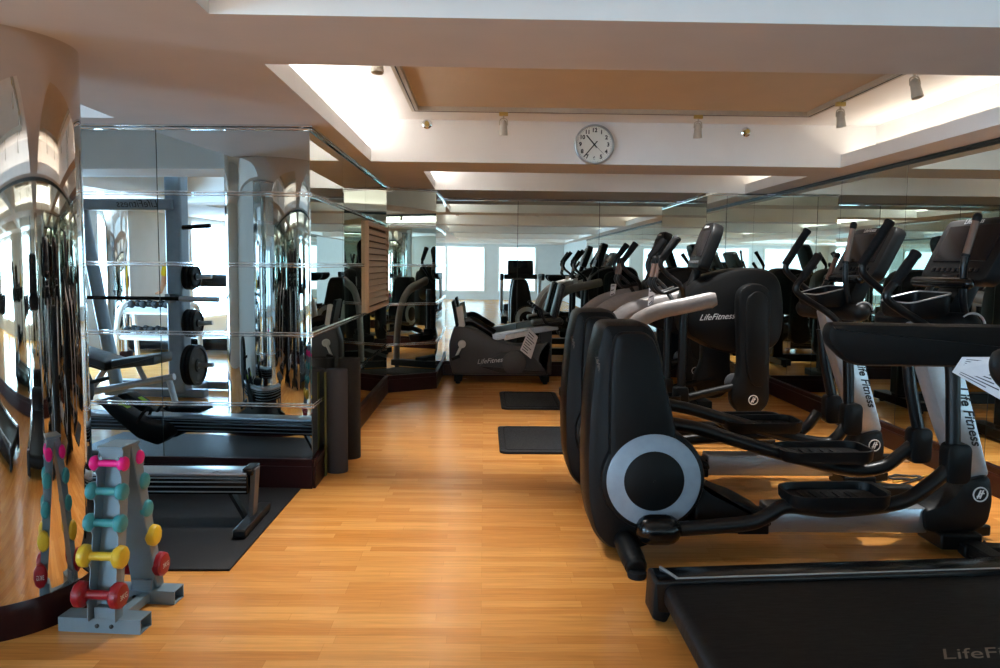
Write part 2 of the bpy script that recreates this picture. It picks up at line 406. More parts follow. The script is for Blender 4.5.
wk = window_wall('wall_left_side', 'x', XL, YF, A0[1], -11.3, 2.6, 2.2, .3, 2.3, wk, pm='pane2', starts=[-9.9, -7.3, -1.1])

# cove lamps on the ledges, and daylight-white general light comes from the window panes
def area(loc, sx, sy, power, col, rot=(0, 0, 0), name='cove_lamp'):
    l = bpy.data.lights.new(name, 'AREA'); l.shape = 'RECTANGLE'; l.size = sx; l.size_y = sy; l.energy = power; l.color = col
    o = bpy.data.objects.new(name, l); COL.objects.link(o); o.location = loc; o.rotation_euler = rot; return o
WARM = (1, .98, .94)
for (a, b, c, d), q in zip(coffers, cav):
    if a < -1.5: continue                      # the left-hand coffers have no lamps of their own
    pw = 4.8 if c > 3 else 1.6
    area(((q[0]+a-.03)/2, (c+d)/2, SOF+.045), .07, d-c-.1, pw*(d-c), WARM, (math.pi, 0, 0))
    area(((q[1]+b+.03)/2, (c+d)/2, SOF+.045), .07, d-c-.1, pw*(.24 if c > 3 else .5)*(d-c), (1, .9, .76) if c > 3 else WARM, (math.pi, 0, 0))

# ------------------------------------------------------------------ mirrored column
CX, CY, CR = -2.10, 3.40, .385
t = thing('mirrored_column', 'large round mirror-polished column with dark wood base, filling the left edge', 'column', (CX, CY, 0))
MB().lathe([(CR, .13), (CR, SOF+.02), (CR-.01, TOP)], (CX, CY, 0), n=96).build('shaft', 'colmirror', t)
MB().lathe([(CR+.008, 0), (CR+.008, .1), (CR+.006, .125), (CR+.002, .14), (CR-.01, .14)], (CX, CY, 0), n=96).build('base', 'mahogany', t)
# ------------------------------------------------------------------ louvred vent on the left mirror wall
y0, y1, z0, z1 = 7.6, 9.2, 1.03, 1.9
t = thing('louvred_vent', 'pale wooden louvred vent panel mounted on the left mirror wall', 'vent', (-1.11, 8.3, z0))
m = MB(); xx = -1.128
for a, b, c, d in ((y0, y1, z0, z0+.04), (y0, y1, z1-.04, z1), (y0, y0+.04, z0+.04, z1-.04), (y1-.04, y1, z0+.04, z1-.04)): m.box(xx, xx+.035, a, b, c, d)
m.build('frame', 'louver', t, bevel=.004)
m = MB(); n = 12
for i in range(n):
    z = z0+.06+(z1-z0-.12)*(i+.5)/n
    m.obox((xx+.016, (y0+y1)/2, z), (.017, 0, -.026), (0, (y1-y0)/2-.04, 0), (.003, 0, .002))
m.build('slats', 'louver', t)
MB().box(xx-.001, xx+.003, y0+.02, y1-.02, z0+.02, z1-.02).build('backing', 'louverback', t)

# ------------------------------------------------------------------ wall clock on the coffer fascia
c = P(594, 145, 7.05); R = .175
t = thing('wall_clock', 'round silver-rimmed wall clock with black numerals above the room', 'clock', c)
ax = (0, -1, 0)
MB().lathe([(R*.98, 0), (R, .02), (R*.98, .04), (R*.93, .045), (R*.89, .034), (R*.885, .019)], c, ax, 64, cap=False).build('rim', 'clockrim', t)
f = MB().lathe([(R*.9, .004), (R*.9, .02)], c, ax, 64).build('dial', 'clockface', t)
for h in range(1, 13):
    a = math.radians(90-30*h); q = c+V((R*.69*math.cos(a), -.0205, R*.69*math.sin(a)-R*.075))
    text(str(h), R*.27, 'inkblack', f, q, (1, 0, 0), (0, 0, 1), name='numeral', align='CENTER', bold=.0018)
m = MB()
for k in range(60):
    a = 2*math.pi*k/60; u = V((math.cos(a), 0, math.sin(a))); w = V((-math.sin(a), 0, math.cos(a)))
    m.obox(c+u*R*.84+V((0, -.021, 0)), u*R*.02, V((0, .0006, 0)), w*R*.006)
m.build('minute_marks', 'inkblack', f)
def hand(nm, dx, dz, tail, w, dy):
    u = V((dx, 0, dz)); L = u.length; u.normalize(); wv = V((-u.z, 0, u.x))
    MB().obox(c+u*(L-tail)/2+V((0, dy, 0)), u*(L+tail)/2, V((0, .001, 0)), wv*w).build(nm, 'inkblack', t)
s = R/178.
hand('hour_hand', -70*s, 80*s, R*.2, R*.03, -.025); hand('minute_hand', -93*s, -110*s, R*.22, R*.026, -.028); hand('second_hand', 87*s, -85*s, R*.1, R*.006, -.031)
MB().lathe([(R*.05, .02), (R*.05, .033)], c, ax, 16).build('hub', 'inkblack', t)

# ------------------------------------------------------------------ light track and spot heads in the first coffer
TX0, TX1, TY = -.555, 2.56, 6.42
t = thing('lighting_track', 'white U-shaped lighting track on the coffer ceiling', 'light track', (1, TY, TOP-.03))
m = MB(); w = .028
m.box(TX0-w, TX0+w, 3.75, TY+w, TOP-.045, TOP); m.build('track_left_run', 'lampbody', t)
MB().box(TX0+w, TX1-w, TY-w, TY+w, TOP-.045, TOP).build('track_cross_run', 'lampbody', t)
MB().box(TX1-w, TX1+w, 3.75, TY+w, TOP-.045, TOP).build('track_right_run', 'lampbody', t)
m = MB()
m.box(TX0-.004, TX0+.004, 3.76, TY, TOP-.047, TOP-.044); m.box(TX0, TX1, TY-.004, TY+.004, TOP-.047, TOP-.044); m.box(TX1-.004, TX1+.004, 3.76, TY, TOP-.047, TOP-.044)
m.build('track_slot', 'inkblack', t); t_track = t
def spot(x, y, label, tilt, lit=0, energy=135):
    t = thing('track_spotlight', label, 'spotlight', (x, y, TOP-.045), 'spotlights on the ceiling track')
    z = TOP-.045; d = V(tilt).normalized(); top = V((x, y, z-.07))
    MB().box(x-.035, x+.035, y-.014, y+.014, z-.028, z).build('adapter', 'brass', t, bevel=.004)
    m = MB().rod((x, y, z-.028), (x, y, z-.055), .007); 
    side = d.cross(V((0, 1, 0))) if abs(d.y) < .8 else V((1, 0, 0)); side.normalize()
    m.tube(smooth([top+d*.03+side*.032, top+side*.026+V((0, 0, .012)), V((x, y, z-.048)), top-side*.026+V((0, 0, .012)), top+d*.03-side*.032]), .004, 8); m.build('yoke', 'lampbody', t)
    MB().lathe([(.012, -.01), (.022, 0), (.027, .02), (.03, .06), (.034, .1), (.034, .108), (.03, .108)], top, d, 24).build('lamp_body', 'lampbody', t)
    MB().lathe([(.029, .1), (.029, .105)], top, d, 24).build('lens', 'lampglow' if lit else 'white', t)
    l = bpy.data.lights.new('spot_lamp', 'SPOT'); l.energy = energy; l.color = (.98, .98, .95); l.spot_size = math.radians(70); l.spot_blend = .7; l.shadow_soft_size = .03
    o = bpy.data.objects.new('spot_lamp', l); COL.objects.link(o); o.location = top+d*.115; o.rotation_euler = d.to_track_quat('-Z', 'Y').to_euler()
spot(TX0-.028, 4.42, 'leftmost track spotlight, hanging at the near end of the left run', (0, -.12, -1), 1)
spot(.14, TY, 'track spotlight hanging left of the wall clock', (.0, .14, -1))
spot(1.68, TY, 'track spotlight hanging right of the wall clock', (.02, .1, -1))
spot(TX1, 5.85, 'track spotlight on the right run, the one nearer the back corner', (.15, .05, -1))
spot(TX1, 4.85, 'rightmost track spotlight, glowing, cut close by the beam', (.15, -.2, -1), 1)
t2 = copy_tree(t_track, None, V((1, TY-4.1, TOP-.03)), 'white lighting track in the coffer above the viewpoint')
for x, y, w_ in ((TX0, .6, 'at the near end of the left run'), (TX0, 1.9, 'at the far end of the left run'), (.5, TY-4.1, 'on the left half of the cross run'), (1.6, TY-4.1, 'on the right half of the cross run'), (TX1, .6, 'at the near end of the right run'), (TX1, 1.9, 'at the far end of the right run')):
    spot(x, y, 'track spotlight above the viewpoint, '+w_, (.1*(1 if x < 1 else -1), .1, -1), 1, 8)
for px, py, lab in ((427, 124, 'small round metal sprinkler on the white fascia left of the clock'), (746, 132, 'small round metal sprinkler on the white fascia right of the clock')):
    q = P(px, py, 7.05); t = thing('sprinkler_head', lab, 'sprinkler', q)
    MB().lathe([(.042, 0), (.042, .006), (.03, .012), (.03, .006)], q, (0, -1, 0), 24).build('rosette', 'chrome', t)
    m = MB().rod(q+V((0, 0, 0)), q+V((0, -.04, 0)), .008); m.lathe([(.02, .04), (.02, .044)], q, (0, -1, 0), 12); m.build('nozzle', 'brass', t)

# ------------------------------------------------------------------ shared small builders
def dish(poly, z0, z1, zf, th=.014):            # shallow tray: outline (x,y), rim from z0 to z1, floor up to zf
    m = MB(); area = sum(poly[i-1][0]*poly[i][1]-poly[i][0]*poly[i-1][1] for i in range(len(poly)))
    if area < 0: poly = poly[::-1]
    def off(d, z):
        out = []; k = len(poly)
        for i in range(k):
            a, b, c = V((*poly[i-1], 0)), V((*poly[i], 0)), V((*poly[(i+1) % k], 0)); t = (c-a).normalized()
            out.append((b.x-t.y*d, b.y+t.x*d, z))
        return out
    zt = z1 if callable(z1) else (lambda x: z1)
    def top(r): return [(x, y, zt(x)) for x, y, z in r]
    m.loft([off(.015, z0), off(0, z0+.02), top(off(-.004, 0)), top(off(th*.6, 0)), off(th, zf), off(th+.02, zf-.003)])
    return m
def rr(x0, x1, y0, y1, r): return roundpoly([(x0, y0), (x1, y0), (x1, y1), (x0, y1)], r, 5)

# ------------------------------------------------------------------ elliptical cross trainers (built where the nearer one stands)
DY = 1.14
def elliptical(label, dy, near, far, grips):
    O = V((1.65, 4.15, 0)); t = thing('elliptical_trainer', label, 'elliptical trainer', O+V((0, dy, 0)), 'elliptical trainers facing the right mirror wall'); ORI[t.name] = O
    W2 = lambda a, b, Y: P(a, b, Y)-V((0, DY, 0))
    # rear tower
    sh = MB().prism(roundpoly(XZ([(600, 321.5), (591, 362), (586, 410), (584, 455), (585, 500), (591, 528), (605, 544), (628, 547), (652, 540), (668, 500), (674, 440), (667, 400), (661, 362), (656, 340), (649, 326), (641, 321.5)], 4.08), .05, 5), 3.985, 4.325, .05).build('rear_tower', 'black', t)
    MB().prism(roundpoly(XZ([(615, 332), (611, 360), (609, 400), (609, 470), (640, 480), (679, 460), (675, 425), (667, 388), (660, 355), (654, 339), (645, 332)], 3.96), .05, 5), 3.935, 4.03, .03).build('side_panel', 'black', t)
    text('LifeFitness', .022, 'beltletter', sh, P(595, 357, 4.0), (.06, -.02, -.22), (.35, -.1, .1), .2)
    c = P(654, 481, 3.93); cx, cz = c.x, c.z
    MB().prism(circ(cx, cz, .266, 56), 3.945, 4.365, .025).build('wheel_housing', 'black', t)
    for s, y in ((-1, 3.945), (1, 4.365)):
        d = MB().lathe([(.238, -.002), (.238, .012), (.23, .018), (.001, .018)], (cx, y, cz), (0, s, 0), 64).build('drive_disc', 'disc', t)
        m = MB().lathe([(.152, .016), (.152, .022), (.147, .025), (.001, .025)], (cx, y, cz), (0, s, 0), 48); m.lathe([(.007, .024), (.006, .029), (.001, .029)], (cx, y, cz), (0, s, 0), 12)
        m.build('centre_cap', 'black', d)
    m = MB(); fx = P(632, 575, 3.8).x
    for s in (-1, 1):
        m.tube(smooth([(fx-.01, 4.15+.1*s, .10), (fx-.005, 4.15+.22*s, .09), (fx+.008, 4.15+.36*s, .055), (fx+.012, 4.15+.41*s, .04)]), [.055]*6+[.058]*6+[.055]*4+[.05]*2+[.042], 14)
    m.box(fx-.1, fx+.08, 4.02, 4.28, .08, .14); m.build('rear_stabilizer', 'black', t, bevel=.006)
    for s in (-1, 1): MB().lathe([(.043, 0), (.047, .01), (.047, .03), (.03, .036)], (fx+.012, 4.15+.41*s, 0), (0, 0, 1), 20).build('rubber_foot', 'rubber', t)
    # base
    xa, xb = P(768, 520, 4.08).x, P(927, 520, 4.08).x
    MB().prism(roundpoly([(xa, .112), (xb, .112), (xb, .232), (xb-.01, .246), (xa, .246)], .012), 4.075, 4.225, .006).build('base_rail', 'alu', t)
    m = MB(); m.box(cx+.05, xa+.01, 4.085, 4.215, .10, .215); m.box(xa-.16, xa+.005, 4.07, 4.23, .10, .2); m.build('rail_sleeve', 'black', t, bevel=.008)
    MB().prism(roundpoly(XZ([(696, 476), (712, 490), (742, 501), (768, 515), (770, 524), (690, 526)], 4.05), .03), 4.0, 4.3, .02).build('motor_cover', 'black', t)
    MB().prism(roundpoly(XZ([(922, 509), (940, 506), (955, 494), (963, 479), (989, 474), (992, 500), (987, 522), (976, 531), (924, 532)], 4.07), .04, 5), 4.05, 4.25, .022).build('front_boot', 'black', t)
    q = P(980.5, 494.5, 4.045); roundel(t, q, .037)
    m = MB(); bx = P(958, 540, 4.1).x
    m.box(bx-.13, bx+.09, 4.03, 4.27, .035, .12); m.obox((bx+.13, 3.98, .05), (.17, -.03, 0), (.01, .05, 0), (0, 0, .032)); m.obox((bx+.13, 4.32, .05), (.17, .03, 0), (-.01, .05, 0), (0, 0, .032))
    m.obox((bx+.02, 4.15, .06), (.05, 0, 0), (0, .36, 0), (0, 0, .03)); m.build('front_stabilizer', 'black', t, bevel=.012)
    for y in (3.82, 4.48): MB().lathe([(.035, 0), (.04, .012), (.04, .035)], (bx+.02, y, 0), (0, 0, 1), 16).build('rubber_foot', 'rubber', t)
    # mast
    ma = MB().prism(roundpoly(XZ([(964, 482), (989, 476), (975, 420), (962, 366), (951, 322), (916, 322), (927, 372), (945, 430)], 4.09), .03), 4.08, 4.22, .012).build('mast', 'silver', t)
    a, b = P(957.5, 387, 4.078), P(972.5, 446, 4.078)
    text('Life Fitness', .073, 'inkblack', ma, a, b-a, V((b.z-a.z, 0, a.x-b.x))*-1, .4, bold=.0014)
    # hub, bottle tray, console
    h0, h1 = W2(860, 312, 5.05), W2(805, 308, 5.55)
    MB().caps(h0, h1, .062, 20).build('hub', 'black', t)
    MB().tube([h0+V((.062*math.cos(a)+.012, -.02, .062*math.sin(a))) for a in [.2+2.2*k/14 for k in range(15)]], .006, 8).build('hub_trim', 'silver', t)
    hx = (h0.x+h1.x)/2
    m = MB().prism(roundpoly([(hx-.02, 1.18), (hx+.1, 1.12), (hx+.26, 1.5), (hx+.2, 1.56)], .03), 4.05, 4.25, .02); m.build('console_neck', 'black', t)
    dish(rr(hx-.17, hx+.04, 3.98, 4.32, .05), 1.25, lambda x: 1.345+.25*(x-hx+.1), 1.27, .01).build('accessory_tray', 'black', t)
    m = MB(); pr = rr(hx-.172, hx+.042, 3.978, 4.322, .05); m.tube([(x, y, 1.347+.25*(x-hx+.1)) for x, y in pr+pr[:1]], .0045, 8); m.build('tray_trim', 'silver', t)
    ux = V((.15, 0, .32)).normalized(); nx = V((-ux.z, 0, ux.x)); yy = V((0, 1, 0)); cc = V((2.505, 4.15, 1.61))
    bm_ = MB(); pl = rr(-.3, .3, -.182, .182, .06)
    def plate(mb, poly, d0, d1, ch):
        tm = MB().prism(poly, d0, d1, ch); mb.add([cc+yy*v.x+ux*v.z+nx*v.y for v in tm.v], tm.f); return mb
    cb = plate(bm_, pl, -.085, 0, .018).build('console', 'black', t)
    plate(MB(), rr(-.235, .235, -.075, .135, .012), -.002, .004, .002).build('display', 'screen', cb)
    kb = MB()
    for i in range(9): kb2 = rr(-.2+.048*i-.016, -.2+.048*i+.016, -.135, -.112, .006); plate(kb, kb2, -.001, .006, .002)
    plate(kb, rr(-.07, .07, -.168, -.148, .006), -.001, .006, .002); kb.build('buttons', 'screen', cb)
    text('LifeFitness', .04, 'letter', cb, cc+yy*.12+ux*.146+nx*.003, -yy, ux, .25)
    MB().caps(cc-ux*.21+nx*.03+yy*-.24, cc-ux*.21+nx*.03+yy*.24, .028, 12).build('reading_ledge', 'blackgloss', cb)
    # pulse grips on fixed bars
    for g0, g1, rod in grips:
        WG = (lambda a, b, Y: P(a, b, Y)) if dy == 0 else W2
        b = MB().tube(smooth([WG(*p) for p in rod]), .018, 12).build('pulse_bar', 'blacktube', t)
        a0, a1 = WG(*g0), WG(*g1); d = (a0-a1)
        MB().tube([a1, a1+d*.93], .018, 14).build('pulse_grip', 'grip', b)
        MB().caps(a1+d*.9, a0-d*.05, .022, 12).build('grip_end', 'black', b); MB().rod(a1-d*.05, a1+d*.02, .022, 14).build('grip_collar', 'black', b)
    # swinging arms: pivot box, tube, handle and grip
    for Y, cpx, low, hi, gp in ((3.86, (955, 463), [(953, 446), (953, 400), (952, 366), (948, 347)], [(948, 347), (930, 329), (904, 312), (889, 301), (887.5, 292), (897, 280)], (917, 252)),
                                (4.44, (918, 445), [(918, 428), (911, 390), (908, 362), (906, 345)], [(906, 345), (904, 322), (901, 306), (885, 293), (864, 274), (863.5, 262)], (890.5, 221))):
        q = P(*cpx, Y); ar = MB()
        ar.prism(roundpoly([(q.x-.062, q.z-.1), (q.x+.062, q.z-.1), (q.x+.062, q.z+.105), (q.x-.062, q.z+.105)], .045, 6), Y-.045, Y+.045, .012)
        ar.build('pivot_cover', 'black', t)
        ar = MB().tube(smooth([P(a, b, Y) for a, b in low]), .034, 14, ref=(0, 1, 0)).build('swing_arm', 'blacktube', t)
        MB().tube(smooth([P(a, b, Y) for a, b in hi], 8), .021, 12).build('handle', 'blacktube', ar)
        a0, a1 = P(*hi[-1], Y), P(*gp, Y); d = (a1-a0).normalized()
        m = MB().tube([a0-d*.02, a0-d*.018, a0+(a1-a0)*.5, a1-d*.03, a1-d*.01, a1], [.022, .026, .027, .026, .03, .026], 14); m.build('grip', 'rubber', ar)
    # pedal rails with their trays
    for Y, rail, px, cap in (near, far):
        pts = [p for p in rail]; rm = MB().tube(smooth(pts, 6), .038, 14).build('pedal_rail', 'blacktube', t)
        if cap: MB().caps(pts[0]+V((-.14, -.012, .0)), pts[0]+V((-.06, -.012, 0)), .075, 18).build('crank_cover', 'blackgloss', rm)
        x0, x1, z = px
        pd = dish(roundpoly([(x0, Y-.1), (x0+.07, Y-.145), (x1-.05, Y-.145), (x1, Y-.1), (x1, Y+.1), (x1-.05, Y+.145), (x0+.07, Y+.145), (x0, Y+.1)], .05, 5), z-.035, lambda x: z+.03+.02*(x-x0), z, .018).build('pedal', 'black', t)
        m = MB()
        for k in range(5): m.prismz(rr(x0+.09+k*.06, x0+.125+k*.06, Y-.08, Y+.08, .012), z-.002, z+.003)
        m.build('tread', 'rubber', pd)
    return t
e1n = (3.86, [P(a, b, 3.86) for a, b in ((678, 529), (720, 526), (753, 522), (770, 514), (788, 506), (830, 510), (880, 506), (908, 499), (932, 483), (952, 466))], (P(784, 495, 3.86).x, P(881, 495, 3.86).x, .372), 1)
e1f = (4.44, [P(a, b, 4.44) for a, b in ((668, 423), (700, 429), (735, 440), (790, 456), (850, 470), (882, 467), (900, 455), (917, 441))], (P(777, 450, 4.44).x, P(866, 450, 4.44).x, .455), 0)
s2 = lambda L, Y: [P(a, b, Y)-V((0, DY, 0)) for a, b in L]
e2n = (3.86, s2(((655, 402), (690, 409), (725, 419), (790, 437), (824, 443), (836, 438), (847, 424)), 5.0), (P(724, 420, 5).x, P(797, 420, 5).x, .505), 0)
e2f = (4.44, s2(((640, 446), (690, 440), (740, 436), (790, 433), (806, 427), (818, 412)), 5.58), (P(715, 420, 5.58).x, P(780, 420, 5.58).x, .42), 0)
G1 = (((978, 215, 3.96), (966, 255, 3.96), [(966, 255, 3.96), (963.5, 270, 3.96), (963, 300, 3.98), (966, 318, 4.02)]), ((947, 250, 4.36), (932, 284, 4.34), [(932, 284, 4.34), (926, 296, 4.33), (925, 306, 4.32), (932, 314, 4.3)]))
G2 = (((854, 223, 5.1), (846, 262, 5.1), [(846, 262, 5.1), (845.5, 280, 5.1), (848, 300, 5.12), (850, 312, 5.15)]), ((838, 254, 5.5), (827, 281, 5.48), [(827, 281, 5.48), (822, 292, 5.47), (822, 300, 5.46), (828, 308, 5.45)]))
elliptical('black elliptical trainer nearest the camera, its grey disc in full view behind the treadmill', 0, e1n, e1f, G1)
elliptical('second black elliptical trainer, its rear tower half hidden behind the nearest one', DY, e2n, e2f, G2)

# ------------------------------------------------------------------ striding trainers with silver curved handrails
def strider(label):
    O = V((1.6, 6.76, 0)); t = thing('stride_trainer', label, 'stride trainer', O, 'stride trainers with curved silver handrails')
    hs = MB().prism(smooth2(XZ([(684, 303), (691, 287), (707, 276), (732, 269.5), (757, 268), (774, 273), (782, 287), (784, 312), (782, 335), (773, 348), (755, 353), (736, 354), (715, 350), (699, 342), (687, 334), (682, 318)], 6.6), 3), 6.57, 6.95, .06).build('drive_housing', 'black', t)
    a, b = P(699, 320.5, 6.566), P(734, 318.5, 6.566); text('LifeFitness', .07, 'letter', hs, a, b-a, (0, 0, 1), .5)
    for Y0, Y1, dx, dz in ((6.43, 6.56, 0, 0), (6.96, 7.09, -.16, .04)):
        lk = MB().prism(smooth2([(x+dx, z+dz) for x, z in XZ([(737, 302), (741, 289), (752, 283.5), (764, 286), (770, 297), (769.5, 340), (769, 380), (768.5, 400), (761, 411), (749, 414), (737, 411), (730.5, 400), (732, 387), (738, 372), (738, 340)], 6.46)], 3), Y0, Y1, .03).build('link_cover', 'black', t)
        MB().prism(smooth2([(x+dx, z+dz) for x, z in XZ([(745, 304), (749, 295), (757, 291), (765, 297), (767, 310), (766, 380), (748, 380), (744, 340)], 6.46)], 3), Y0-.012 if dx == 0 else Y1-.02, Y0+.02 if dx == 0 else Y1+.012, .01).build('link_panel', 'black', lk)
        if dx == 0: roundel(lk, P(753.3, 400, 6.425), .037)
    q = P(733, 382, 6.6); MB().lathe([(.075, 0), (.075, .02), (.06, .03)], q, (0, -1, 0), 32).build('crank_disc', 'bikegrey', t)
    for Y in (6.35, 7.17):
        pts = [P(a, b, 6.35)+V((0, Y-6.35, 0)) for a, b in ((599, 448), (600, 420), (604, 388), (611, 358), (623, 336), (640, 320), (660, 311), (688, 305), (716, 299))]
        MB().tube(smooth(pts, 6), [.06]*8+[.064]*40+[.05], 16, flat=.62).build('handrail', 'pewter', t)
    for Y, px in ((6.5, 682), (7.0, 667)):
        x = P(px, 360, Y).x
        MB().tube([(x, Y, 1.12), (x, Y, .42)], .036, 12).build('step_post', 'blacktube', t)
        MB().prism(roundpoly([(x-.07, .36), (x+.06, .36), (x+.05, .52), (x-.06, .52)], .03), Y-.06, Y+.06, .015).build('step_joint', 'black', t)
        MB().tube([(x+.03, Y, .42), (x+.42, Y-.02, .52)], .032, 12).build('step_arm', 'black', t)
        dish(rr(x-.42, x-.02, Y-.11, Y+.11, .05), .36, .45, .39).build('step_plate', 'black', t)
    m = MB(); m.box(.9, 2.35, 6.68, 6.84, .05, .16); m.box(.86, 1.0, 6.3, 7.22, .03, .12); m.box(2.2, 2.36, 6.3, 7.22, .03, .12); m.build('base_frame', 'black', t, bevel=.01)
    MB().box(2.2, 2.36, 6.66, 6.86, .14, 1.0).build('mast', 'black', t, bevel=.02)
    for x in (.93, 2.28):
        for y in (6.36, 7.16): MB().lathe([(.03, 0), (.034, .035)], (x, y, 0), (0, 0, 1), 14).build('rubber_foot', 'rubber', t)
    ux = V((.135, 0, .38)).normalized(); nx = V((-ux.z, 0, ux.x)); yy = V((0, 1, 0)); cc = V((1.82, 6.76, 1.68))
    def plate(mb, poly, d0, d1, ch):
        tm = MB().prism(poly, d0, d1, ch); return mb.add([cc+yy*v.x+ux*v.z+nx*v.y for v in tm.v], tm.f)
    cb = plate(MB(), roundpoly([(-.2, -.2), (.2, -.2), (.2, .13), (.14, .205), (-.14, .205), (-.2, .13)], .04), -.1, 0, .02).build('console', 'black', t)
    plate(MB(), rr(-.165, .165, -.1, .13, .01), -.002, .004, .002).build('display', 'screen', cb)
    text('LifeFitness', .034, 'letter', cb, cc+yy*.085+ux*.155+nx*.003, -yy, ux, .25)
    kb = MB()
    for i in range(6): plate(kb, rr(-.13+.052*i-.016, -.13+.052*i+.016, -.16, -.135, .006), -.001, .005, .002)
    kb.build('buttons', 'bikegrey', cb)
    MB().tube([cc-ux*.18-nx*.05, cc-ux*.36-nx*.05], .04, 12).build('console_neck', 'black', t)
    for Y, grip, rod in ((6.5, ((662, 259), (678, 237)), [(662, 259), (661, 266), (668, 275), (681, 286), (686, 302)]), (7.0, ((650, 257), (664, 239)), [(650, 257), (647.5, 266), (652, 276), (664, 287), (672, 302)])):
        pt = [P(a, b, Y) for a, b in rod]; pt[-1].y = 6.76+(Y-6.76)*.7
        hb = MB().tube(smooth(pt, 6), .02, 12).build('handlebar', 'blacktube', t)
        a0, a1 = P(*grip[0], Y), P(*grip[1], Y); d = (a1-a0).normalized()
        MB().tube([a0-d*.01, a0, a0+(a1-a0)*.5, a1-d*.03, a1-d*.01, a1], [.022, .028, .032, .034, .036, .03], 14).build('grip', 'rubber', hb)
    for Y in (6.68, 6.86):
        a0, a1 = P(655, 277, 6.7), P(658, 262, 6.7); a0.y = a1.y = Y; d = a1-a0
        pb = MB().tube(smooth([a0, a0-d*.5, a0-d*.9+V((.08, 0, -.02)), V((a0.x+.2, Y, 1.32))]), .017, 10).build('pulse_bar', 'blacktube', t)
        MB().tube([a0, a1], .02, 12).build('pulse_grip', 'grip', pb); MB().caps(a1, a1+d*.25, .024, 10).build('grip_end', 'black', pb)
    return t
st = strider('black stride trainer with silver handrails, directly behind the nearest elliptical towers')
copy_tree(st, None, V((1.6, 6.76+1.8, 0)), 'farther black stride trainer with silver handrails, next to the back mirror wall')
for lab, y0, y1, x0, x1 in (('black rubber step mat on the floor, the nearer of two beside the elliptical towers', 6.25, 7.27, .135, .8), ('black rubber step mat on the floor, the farther one near the grey bike', 8.2, 9.28, .19, .84)):
    t = thing('step_mat', lab, 'mat', ((x0+x1)/2, (y0+y1)/2, 0), 'step mats beside the stride trainers')
    MB().prismz(rr(x0, x1, y0, y1, .07), 0, .022, .006).build('mat_base', 'matrubber', t)
    m = MB(); pr = rr(x0+.05, x1-.05, y0+.06, y1-.06, .05); m.tube([(x, y, .022) for x, y in pr+pr[:1]], .005, 6); m.build('mat_rim', 'rubber', t)

# ------------------------------------------------------------------ recumbent bike by the back wall
O = V((.15, 10.25, 0)); Y = 10.08
t = thing('recumbent_bike', 'grey recumbent exercise bike standing by the back mirror wall', 'exercise bike', O)
bd = MB().prism(roundpoly(XZ([(449, 343), (449, 360), (453, 375), (549, 375.5), (547, 368), (541, 359), (545, 350), (553, 342), (516, 345), (494, 340), (481, 331), (469, 327.5), (454, 326)], Y), .05, 5), 10.05, 10.37, .04).build('body', 'bikegrey', t)
MB().prism(roundpoly(XZ([(500, 353), (520, 349), (538, 360), (547, 372), (500, 373), (478, 366)], Y), .05, 5), 10.035, 10.1, .015).build('lower_cover', 'bikedark', bd)
q = P(514, 363, 10.03); MB().lathe([(.15, 0), (.15, .012), (.13, .02)], q, (0, -1, 0), 32).build('pulley_cover', 'bikegrey', bd)
a, b = P(477, 364, 10.02), P(500, 362, 10.02); text('LifeFitness', .085, 'letter', bd, a, b-a, (0, 0, 1), .35)
a, b = P(494, 337, 10.2), P(556, 326, 10.2); d = (b-a)
MB().obox((a+b)/2, d/2*1.05, V((0, .07, 0)), V((-d.z, 0, d.x)).normalized()*.045).build('seat_rail', 'alu', t, bevel=.01)
MB().tube(smooth([P(463, 322, 10.2), P(472, 321, 10.2), P(483, 327, 10.2), P(494, 334, 10.2)]), .055, 12).build('step_through_cover', 'blackgloss', t)
q0 = P(505, 338, 10.06); q1 = P(528, 333, 10.06); MB().obox((q0+q1)/2+V((0, .05, 0)), (q1-q0)/2, (0, .06, 0), (.01, 0, .035)).build('adjuster_box', 'white', t, bevel=.01)
MB().obox(P(460, 317, 10.2), (.05, 0, .02), (0, .1, 0), (-.02, 0, .13)).build('console_post', 'white', t, bevel=.012)
cn = MB().obox(P(455.5, 313, 10.2), (.018, 0, .006), (0, .2, 0), (-.03, 0, .16)).build('console', 'black', t, bevel=.012)
MB().obox(P(455.5, 313, 10.2)+V((.02, 0, .006)), (.003, 0, .001), (0, .15, 0), (-.018, 0, .1)).build('display', 'screen', cn)
q = P(462, 344, 10.03); ck = MB().lathe([(.05, 0), (.05, .03), (.035, .045)], q, (0, -1, 0), 24); e = P(456, 357, 9.99); ck.tube([q+V((0, -.03, 0)), e], .018, 10); ck = ck.build('crank', 'white', t)
MB().obox(e+V((0, -.05, 0)), (.05, 0, .02), (0, .05, 0), (-.006, 0, .018)).build('pedal', 'black', ck, bevel=.008)
s0 = P(541, 322, 10.2)
MB().prism(roundpoly([(s0.x-.12, s0.z-.05), (s0.x+.27, s0.z-.02), (s0.x+.27, s0.z+.06), (s0.x-.12, s0.z+.02)], .04), 10.0, 10.42, .03).build('seat', 'vinyl', t)
sb0, sb1 = P(538, 316, 10.2)+V((.16, 0, 0)), P(547, 284, 10.2)+V((.16, 0, 0)); d = (sb1-sb0)
MB().prism(roundpoly([(sb0.x, sb0.z), (sb0.x+.08, sb0.z-.02), (sb1.x+.07, sb1.z), (sb1.x, sb1.z+.02)], .03), 10.02, 10.4, .03).build('backrest', 'vinyl', t)
for y in (9.97, 10.45): MB().tube(smooth([(s0.x+.25, y, s0.z-.03), (s0.x+.05, y, s0.z+.0), (s0.x-.02, y, s0.z+.16), (s0.x-.1, y, s0.z+.2)]), .018, 10).build('side_handle', 'blacktube', t)
MB().box(s0.x-.02, s0.x+.14, 10.14, 10.28, .1, s0.z-.03).build('rear_leg', 'bikedark', t, bevel=.02)
